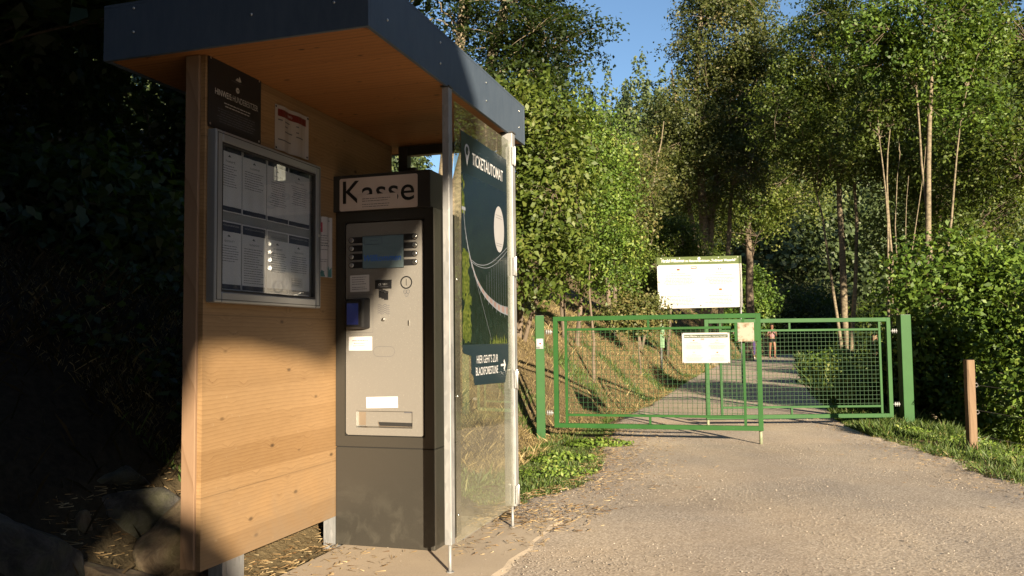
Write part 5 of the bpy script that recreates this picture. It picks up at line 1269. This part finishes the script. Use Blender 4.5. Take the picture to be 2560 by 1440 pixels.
v, tt = blades(x[~green], y[~green], zt(x, y)[~green], hs[~green], np.interp(y, [5, 40], [.0026, .009])[~green], rng.uniform(.3, .95, (~green).sum()), np.clip(rng.normal(.5, .25, (~green).sum()), 0, 1), rng)
tag(fast_mesh('dry_grass', v, 4, 'straw', tt), 'dry straw-coloured grass covering the left bank', 'grass', kind='stuff')
# green grass: bank tufts, verge left, verge right
xs = [x[green]]; ys_ = [y[green]]; h_ = [hs[green] * 1.1]
def verge(n, ylo, yhi, f0, f1, hh):
    y = rng.uniform(ylo, yhi, n); a = f0(y); b_ = f1(y); x = a + (b_ - a) * rng.random(n); k = wob(x, y, 2.2) > (-.55 if ylo < 15 else -.1)
    xs.append(x[k]); ys_.append(y[k]); h_.append(hh[0] * .6 + (hh[1] * 1.35 - hh[0] * .6) * rng.random(k.sum()) ** 1.8 * (.55 + .45 * np.sin(x[k] * 5 + y[k] * 3)))
gl_ = lambda y: np.interp(y, LX, LY) ; gg = lambda y: np.interp(y, GX, GY) ; gr = lambda y: np.interp(y, RX, RY)
verge(11000, 5.6, 8.6, lambda y: gl_(y) + .15, lambda y: gg(y) + .08, (.02, .055))
verge(5000, 8.6, 11, lambda y: gl_(y) + .05, lambda y: gg(y), (.03, .07))
verge(30000, 5.5, 16, lambda y: gr(y) - .06, lambda y: gr(y) + 1.7, (.03, .12))
verge(26000, 9.8, 12.5, lambda y: gr(y) - .12, lambda y: gr(y) + 1.2, (.05, .17))
verge(26000, 15, 45, lambda y: gr(y) - .1, lambda y: gr(y) + 2.6, (.08, .40))
x = np.concatenate(xs); y = np.concatenate(ys_); h = np.concatenate(h_)
v, tt = blades(x, y, zt(x, y), h, np.interp(y, [5, 40], [.007, .022]), rng.uniform(.15, .8, len(x)), np.clip(rng.normal(.42, .24, len(x)), 0, 1), rng)
tag(fast_mesh('green_grass', v, 4, 'grass_green', tt), 'green grass along both edges of the gravel road', 'grass', kind='stuff')
# broad weeds by the gate and the verges
def weed(x, y, r, n, label, sz=.06, seed=1):
    sz *= .55; n = int(n * 1.6)
    rg = np.random.default_rng(seed); z = zt1(x, y)
    a = rg.uniform(0, 6.28, n); q = r * np.sqrt(rg.random(n)); lx = x + np.cos(a) * q * 1.6; ly = y + np.sin(a) * q
    c = np.stack([lx, ly, zt(lx, ly) + rg.uniform(.02, .11, n) * (1 - q / r * .6)], -1); nn = np.stack([np.cos(a) * .5, np.sin(a) * .5 - .3, np.full(n, .8)], -1) + rg.normal(size=(n, 3)) * .35
    v, tt = leaves(c - np.array([x, y, z]), nn, np.full(n, sz), np.clip(rg.normal(.6, .2, n), 0, 1), rg)
    o = fast_mesh('weed_clump', v, 4, 'leaf_bright', tt); o.location = (x, y, z); tag(o, label, 'weed', 'leafy weeds by the road')
weed(.95, 9.35, .24, 260, 'bright broad-leaved weed clump under the left end of the nearer gate', .075, 1)
weed(.45, 8.0, .22, 200, 'leafy green weeds beside the dry bank nearest the left gate post', .07, 2)
weed(.35, 7.0, .22, 260, 'low green weed patch at the gravel edge right of the steel post', .05, 3)
weed(4.75, 8.1, .3, 300, 'clump of weeds in front of the timber fence post', .05, 4)
weed(5.35, 9.6, .35, 420, 'bright weeds between the right green post and the timber post', .06, 5)
weed(4.7, 10.3, .28, 300, 'weeds covering the foot of the right green post', .06, 6)
# hillside straw and ivy in shade
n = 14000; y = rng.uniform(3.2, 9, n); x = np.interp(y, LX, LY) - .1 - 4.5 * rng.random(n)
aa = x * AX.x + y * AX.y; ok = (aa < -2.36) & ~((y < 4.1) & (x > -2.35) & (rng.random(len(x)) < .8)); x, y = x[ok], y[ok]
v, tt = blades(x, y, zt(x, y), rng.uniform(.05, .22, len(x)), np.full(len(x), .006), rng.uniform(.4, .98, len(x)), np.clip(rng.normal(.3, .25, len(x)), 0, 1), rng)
tag(fast_mesh('hillside_grass', v, 4, 'litter_shaded', tt), 'shaded dry grass on the slope left of the shelter', 'grass', kind='stuff')
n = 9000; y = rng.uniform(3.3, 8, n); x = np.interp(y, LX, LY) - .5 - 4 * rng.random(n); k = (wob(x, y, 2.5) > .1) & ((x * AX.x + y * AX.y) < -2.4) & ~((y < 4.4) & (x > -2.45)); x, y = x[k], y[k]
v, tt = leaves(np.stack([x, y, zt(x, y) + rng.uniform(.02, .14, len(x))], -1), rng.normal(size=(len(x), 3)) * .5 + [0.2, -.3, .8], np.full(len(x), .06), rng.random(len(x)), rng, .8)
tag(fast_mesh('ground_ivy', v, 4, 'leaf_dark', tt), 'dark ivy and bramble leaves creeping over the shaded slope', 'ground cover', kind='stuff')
# straw litter on gravel edges, under the wall, on the slab
xs, ys_ = [], []
def lit(n, f): xx, yy = f(n); xs.append(xx); ys_.append(yy)
def abz(n, a0, a1, b0, b1):
    a = rng.uniform(a0, a1, n); b_ = rng.uniform(b0, b1, n); return a * AX.x + b_ * BX.x, a * AX.y + b_ * BX.y
lit(1500, lambda n: abz(n, -2.9, -2.17, 2.7, 4.4)); lit(90, lambda n: abz(n, -2.2, -1.75, 3.3, 3.95)); lit(120, lambda n: abz(n, -1.6, -1.15, 3.9, 4.9))
lit(350, lambda n: abz(n, -1.7, -1.0, 4.5, 5.3))
def near_edge(n):
    y = rng.uniform(4.8, 11.5, n); return np.interp(y, GX, GY) + np.abs(rng.normal(size=n)) * .4 - .1, y
lit(2200, near_edge)
def right_edge(n):
    y = rng.uniform(5, 12, n); return np.interp(y, RX, RY) - np.abs(rng.normal(size=n)) * .35 + .1, y
lit(900, right_edge)
x = np.concatenate(xs); y = np.concatenate(ys_); n = len(x)
aa = x * AX.x + y * AX.y; bb = x * BX.x + y * BX.y; on = (aa > -2.18) & (aa < -1.24) & (bb < 4.78) & (bb > 1.6)
z = np.where(on, .004, np.maximum(zt(x, y), np.interp(y, ZRX, ZRY)) + .012) + rng.uniform(0, .012, n)
a = rng.uniform(0, 6.28, n); L_ = rng.uniform(.006, .032, n); d = np.stack([np.cos(a), np.sin(a), rng.normal(size=n) * .12], -1) * L_[:, None]; s2 = np.stack([-np.sin(a), np.cos(a), np.zeros(n)], -1) * rng.uniform(.0006, .0018, n)[:, None]
c = np.stack([x, y, z], -1); v = np.stack([c - d - s2, c - d + s2, c + d + s2 + [0, 0, .004], c + d - s2], 1)
tag(fast_mesh('straw_litter', v, 4, 'litter', np.repeat(np.clip(rng.normal(.45, .25, n), 0, 1), 4)), 'dry straw and needles scattered on the gravel edges', 'litter', kind='stuff')
# loose stones
n = 42000; y = 3.0 * (14 / 3.0) ** rng.random(n); x = np.interp(y, GX, GY) - .1 + (np.interp(y, RX, RY) - np.interp(y, GX, GY) + .2) * rng.random(n)
aa = x * AX.x + y * AX.y; bb = x * BX.x + y * BX.y; on = (aa > -2.3) & (aa < -1.24) & (bb < 4.78)
keep = ~(on & (rng.random(n) > .035)) ; x, y, on = x[keep], y[keep], on[keep]; n = len(x)
r = np.minimum(rng.lognormal(-5.95, .38, n), .011); z = np.where(on, 0.001, np.interp(y, ZRX, ZRY) + .006)
octv = np.array([[1, 0, 0], [0, 1, 0], [-1, 0, 0], [0, -1, 0], [0, 0, .8], [0, 0, -.4]]); octf = np.array([[0, 1, 4], [1, 2, 4], [2, 3, 4], [3, 0, 4], [1, 0, 5], [2, 1, 5], [3, 2, 5], [0, 3, 5]])
an = rng.uniform(0, 6.28, n); ov = octv[None] * r[:, None, None] * rng.uniform(.6, 1.25, (n, 6, 3)); ca, sa = np.cos(an)[:, None], np.sin(an)[:, None]
ov = np.stack([ov[..., 0] * ca - ov[..., 1] * sa, ov[..., 0] * sa + ov[..., 1] * ca, ov[..., 2]], -1) + np.stack([x, y, z], -1)[:, None]
fc = (octf[None] + (np.arange(n) * 6)[:, None, None]).reshape(-1, 3)
tag(fast_mesh('loose_gravel', ov, 3, 'stone_chip', np.repeat(np.clip(rng.normal(.45, .22, n), 0, 1), 6), None, fc), 'loose grey gravel chips on the road', 'gravel', kind='stuff')

# ------------------------------------------------------------------ people on the path
def skin_mesh(name, joints, edges, mat, parent, root_i=0, sub=2):
    me = bpy.data.meshes.new(name); me.from_pydata([tuple(Vector(j[0])) for j in joints], edges, [])
    o = bpy.data.objects.new(name, me); COL.objects.link(o); o.parent = parent
    sk = o.modifiers.new('skin', 'SKIN'); sk.use_smooth_shade = True
    for i, j in enumerate(joints):
        r = j[1]; me.skin_vertices[0].data[i].radius = (r, r) if not hasattr(r, '__len__') else r
        me.skin_vertices[0].data[i].use_root = (i == root_i)
    if sub: sb = o.modifiers.new('sub', 'SUBSURF'); sb.levels = sub; sb.render_levels = sub
    me.materials.append(MATS[mat]); return o
def person(loc, rz, label, pink):
    root = empty('person', loc, label, 'person'); root.rotation_euler = (0, 0, rz)
    J = [((0, 0, .92), (.135, .10)), ((0, 0, 1.08), (.115, .085)), ((0, 0, 1.25), (.14, .10)), ((0, 0, 1.36), (.12, .08)), ((0, -.01, 1.43), .05), ((0, -.015, 1.50), .07), ((0, -.02, 1.58), .088), ((0, -.01, 1.64), .06)]
    E = [(i, i + 1) for i in range(7)]
    def chain(start, pts):
        a = start
        for p in pts: J.append(p); E.append((a, len(J) - 1)); a = len(J) - 1
        return a
    for s in (-1, 1):
        st = -s * .05
        chain(0, [((s * .085, 0, .84), .085), ((s * .09, -.01 + st, .65), .068), ((s * .09, -.015 + st * 1.5, .46), .052), ((s * .092, .01 + st * 1.6, .32), .048), ((s * .09, .03 + st * 1.6, .09), .033), ((s * .095, -.02 + st * 1.6, .035), .034), ((s * .10, -.12 + st * 1.6, .025), .028)])
        if pink: arm = [((s * .17, 0, 1.36), .05), ((s * .215, .02, 1.22), .042), ((s * .225, .03, 1.10), .036), ((s * .17, -.10, 1.17), .030), ((s * .07, -.20, 1.27), .022), ((s * .05, -.225, 1.30), .026)]
        else: arm = [((s * .17, 0, 1.36), .05), ((s * .21, .01, 1.20), .042), ((s * .225, .02, 1.06), .036), ((s * .23, -.03, .93), .028), ((s * .23, -.06, .83), .021), ((s * .23, -.065, .79), .026)]
        w = chain(3, arm); q = Vector(J[w][0]); up_ = Vector((0, 0, 1)) if pink else Vector((0, -.1, -1))
        for k in range(4): chain(w, [(q + up_ * .05 + Vector((0, (k - 1.5) * .018, 0)), .009), (q + up_ * (.085 + .008 * (1.5 - abs(k - 1.5))) + Vector((0, (k - 1.5) * .02 - .012, 0)), .007)])
        chain(w, [(q + up_ * .02 + Vector((-s * .03, -.03, 0)), .010), (q + up_ * .05 + Vector((-s * .035, -.045, 0)), .008)])
    skin_mesh('body', J, E, 'skin', root)
    # hair
    bm = bmesh.new(); bmesh.ops.create_icosphere(bm, subdivisions=3, radius=1)
    for v_ in bm.verts:
        p = v_.co; back = p.y > -.5 or p.z > .35
        v_.co = Vector((p.x * .104, p.y * .108 + .018, p.z * .122 + 1.595)) if back else Vector((p.x * .08, p.y * .06 + .02, p.z * .10 + 1.60))
    me = bpy.data.meshes.new('hair'); bm.to_mesh(me); bm.free(); me.materials.append(MATS['hair']); o = bpy.data.objects.new('hair', me); COL.objects.link(o); o.parent = root
    for p in me.polygons: p.use_smooth = True
    for x in (-.033, .033):
        bm = bmesh.new(); bmesh.ops.create_icosphere(bm, subdivisions=2, radius=.009); bmesh.ops.translate(bm, verts=bm.verts, vec=(x, -.104, 1.575))
        me = bpy.data.meshes.new('eye'); bm.to_mesh(me); bm.free(); me.materials.append(MATS['black_plastic']); o = bpy.data.objects.new('eye', me); COL.objects.link(o); o.parent = root
    bm = bmesh.new(); bmesh.ops.create_cone(bm, cap_ends=True, segments=8, radius1=.013, radius2=.006, depth=.04); bmesh.ops.rotate(bm, verts=bm.verts, cent=(0, 0, 0), matrix=Matrix.Rotation(.35, 3, 'X')); bmesh.ops.translate(bm, verts=bm.verts, vec=(0, -.112, 1.555))
    me = bpy.data.meshes.new('nose'); bm.to_mesh(me); bm.free(); me.materials.append(MATS['skin']); o = bpy.data.objects.new('nose', me); COL.objects.link(o); o.parent = root
    bm = bmesh.new(); bmesh.ops.create_icosphere(bm, subdivisions=2, radius=1)
    for v_ in bm.verts: v_.co = Vector((v_.co.x * .022, v_.co.y * .008 - .098, v_.co.z * .006 + 1.523))
    me = bpy.data.meshes.new('mouth'); bm.to_mesh(me); bm.free(); me.materials.append(MATS['crimson']); o = bpy.data.objects.new('mouth', me); COL.objects.link(o); o.parent = root
    top_m = 'pink_cloth' if pink else 'black_cloth'
    TJ = [((0, 0, 1.02), (.158, .118)), ((0, 0, 1.12), (.140, .105)), ((0, 0, 1.25), (.155, .115)), ((0, 0, 1.35), (.135, .095)), ((0, -.005, 1.40), (.075, .065))]
    TE = [(i, i + 1) for i in range(4)]
    for s in (-1, 1):
        TJ += [((s * .165, 0, 1.355), .064), ((s * .21, .018, 1.25), .058)]; k = len(TJ); TE += [(3, k - 2), (k - 2, k - 1)]
    skin_mesh('shirt', TJ, TE, top_m, root)
    if pink:
        LJ = [((0, 0, .93), (.152, .115)), ((0, 0, 1.01), (.145, .11))]; LE = [(0, 1)]
        for s in (-1, 1): LJ += [((s * .088, 0, .84), .098), ((s * .092, -s * .01, .76), .090)]; k = len(LJ); LE += [(0, k - 2), (k - 2, k - 1)]
        skin_mesh('shorts', LJ, LE, 'black_cloth', root)
        mb = MB(); mb.tube([(.14, .02, .98), (.12, -.12, 1.10), (.02, -.135, 1.25), (-.08, -.08, 1.38), (-.09, .02, 1.40)], .012, 'black_cloth', 6)
        mb.v = [v_ + Vector(loc) for v_ in mb.v]; mb.build('bag_strap', root)
        mb = MB(); mb.wbox(-.04, .04, -.245, -.235, 1.29, 1.43, 'black_plastic'); mb.v = [v_ + Vector(loc) for v_ in mb.v]; ph = mb.top('mobile_phone', 'dark phone held up by the walker in the pink top', 'phone')
    else:
        LJ = [((0, 0, .93), (.150, .115)), ((0, 0, 1.03), (.14, .11))]; LE = [(0, 1)]
        for s in (-1, 1):
            st = -s * .05; LJ += [((s * .088, 0, .83), .100), ((s * .092, -.01 + st, .63), .088), ((s * .094, -.01 + st * 1.5, .42), .080), ((s * .094, .02 + st * 1.6, .14), .058)]; k = len(LJ); LE += [(0, k - 4), (k - 4, k - 3), (k - 3, k - 2), (k - 2, k - 1)]
        skin_mesh('trousers', LJ, LE, 'purple_cloth', root)
    for s in (-1, 1):
        st = -s * .05 * 1.6
        skin_mesh('shoe', [((s * .092, .045 + st, .05), .042), ((s * .096, -.03 + st, .045), .045), ((s * .10, -.13 + st, .035), .036)], [(0, 1), (1, 2)], 'white_shoe' if not pink else 'skin', root)
    return root
person((12.78, 41, -.065), .1, 'walker in pink top and black shorts on the far path', True)
person((11.85, 41.3, -.065), -.15, 'walker in purple trousers and white shoes hidden behind the lock box', False)
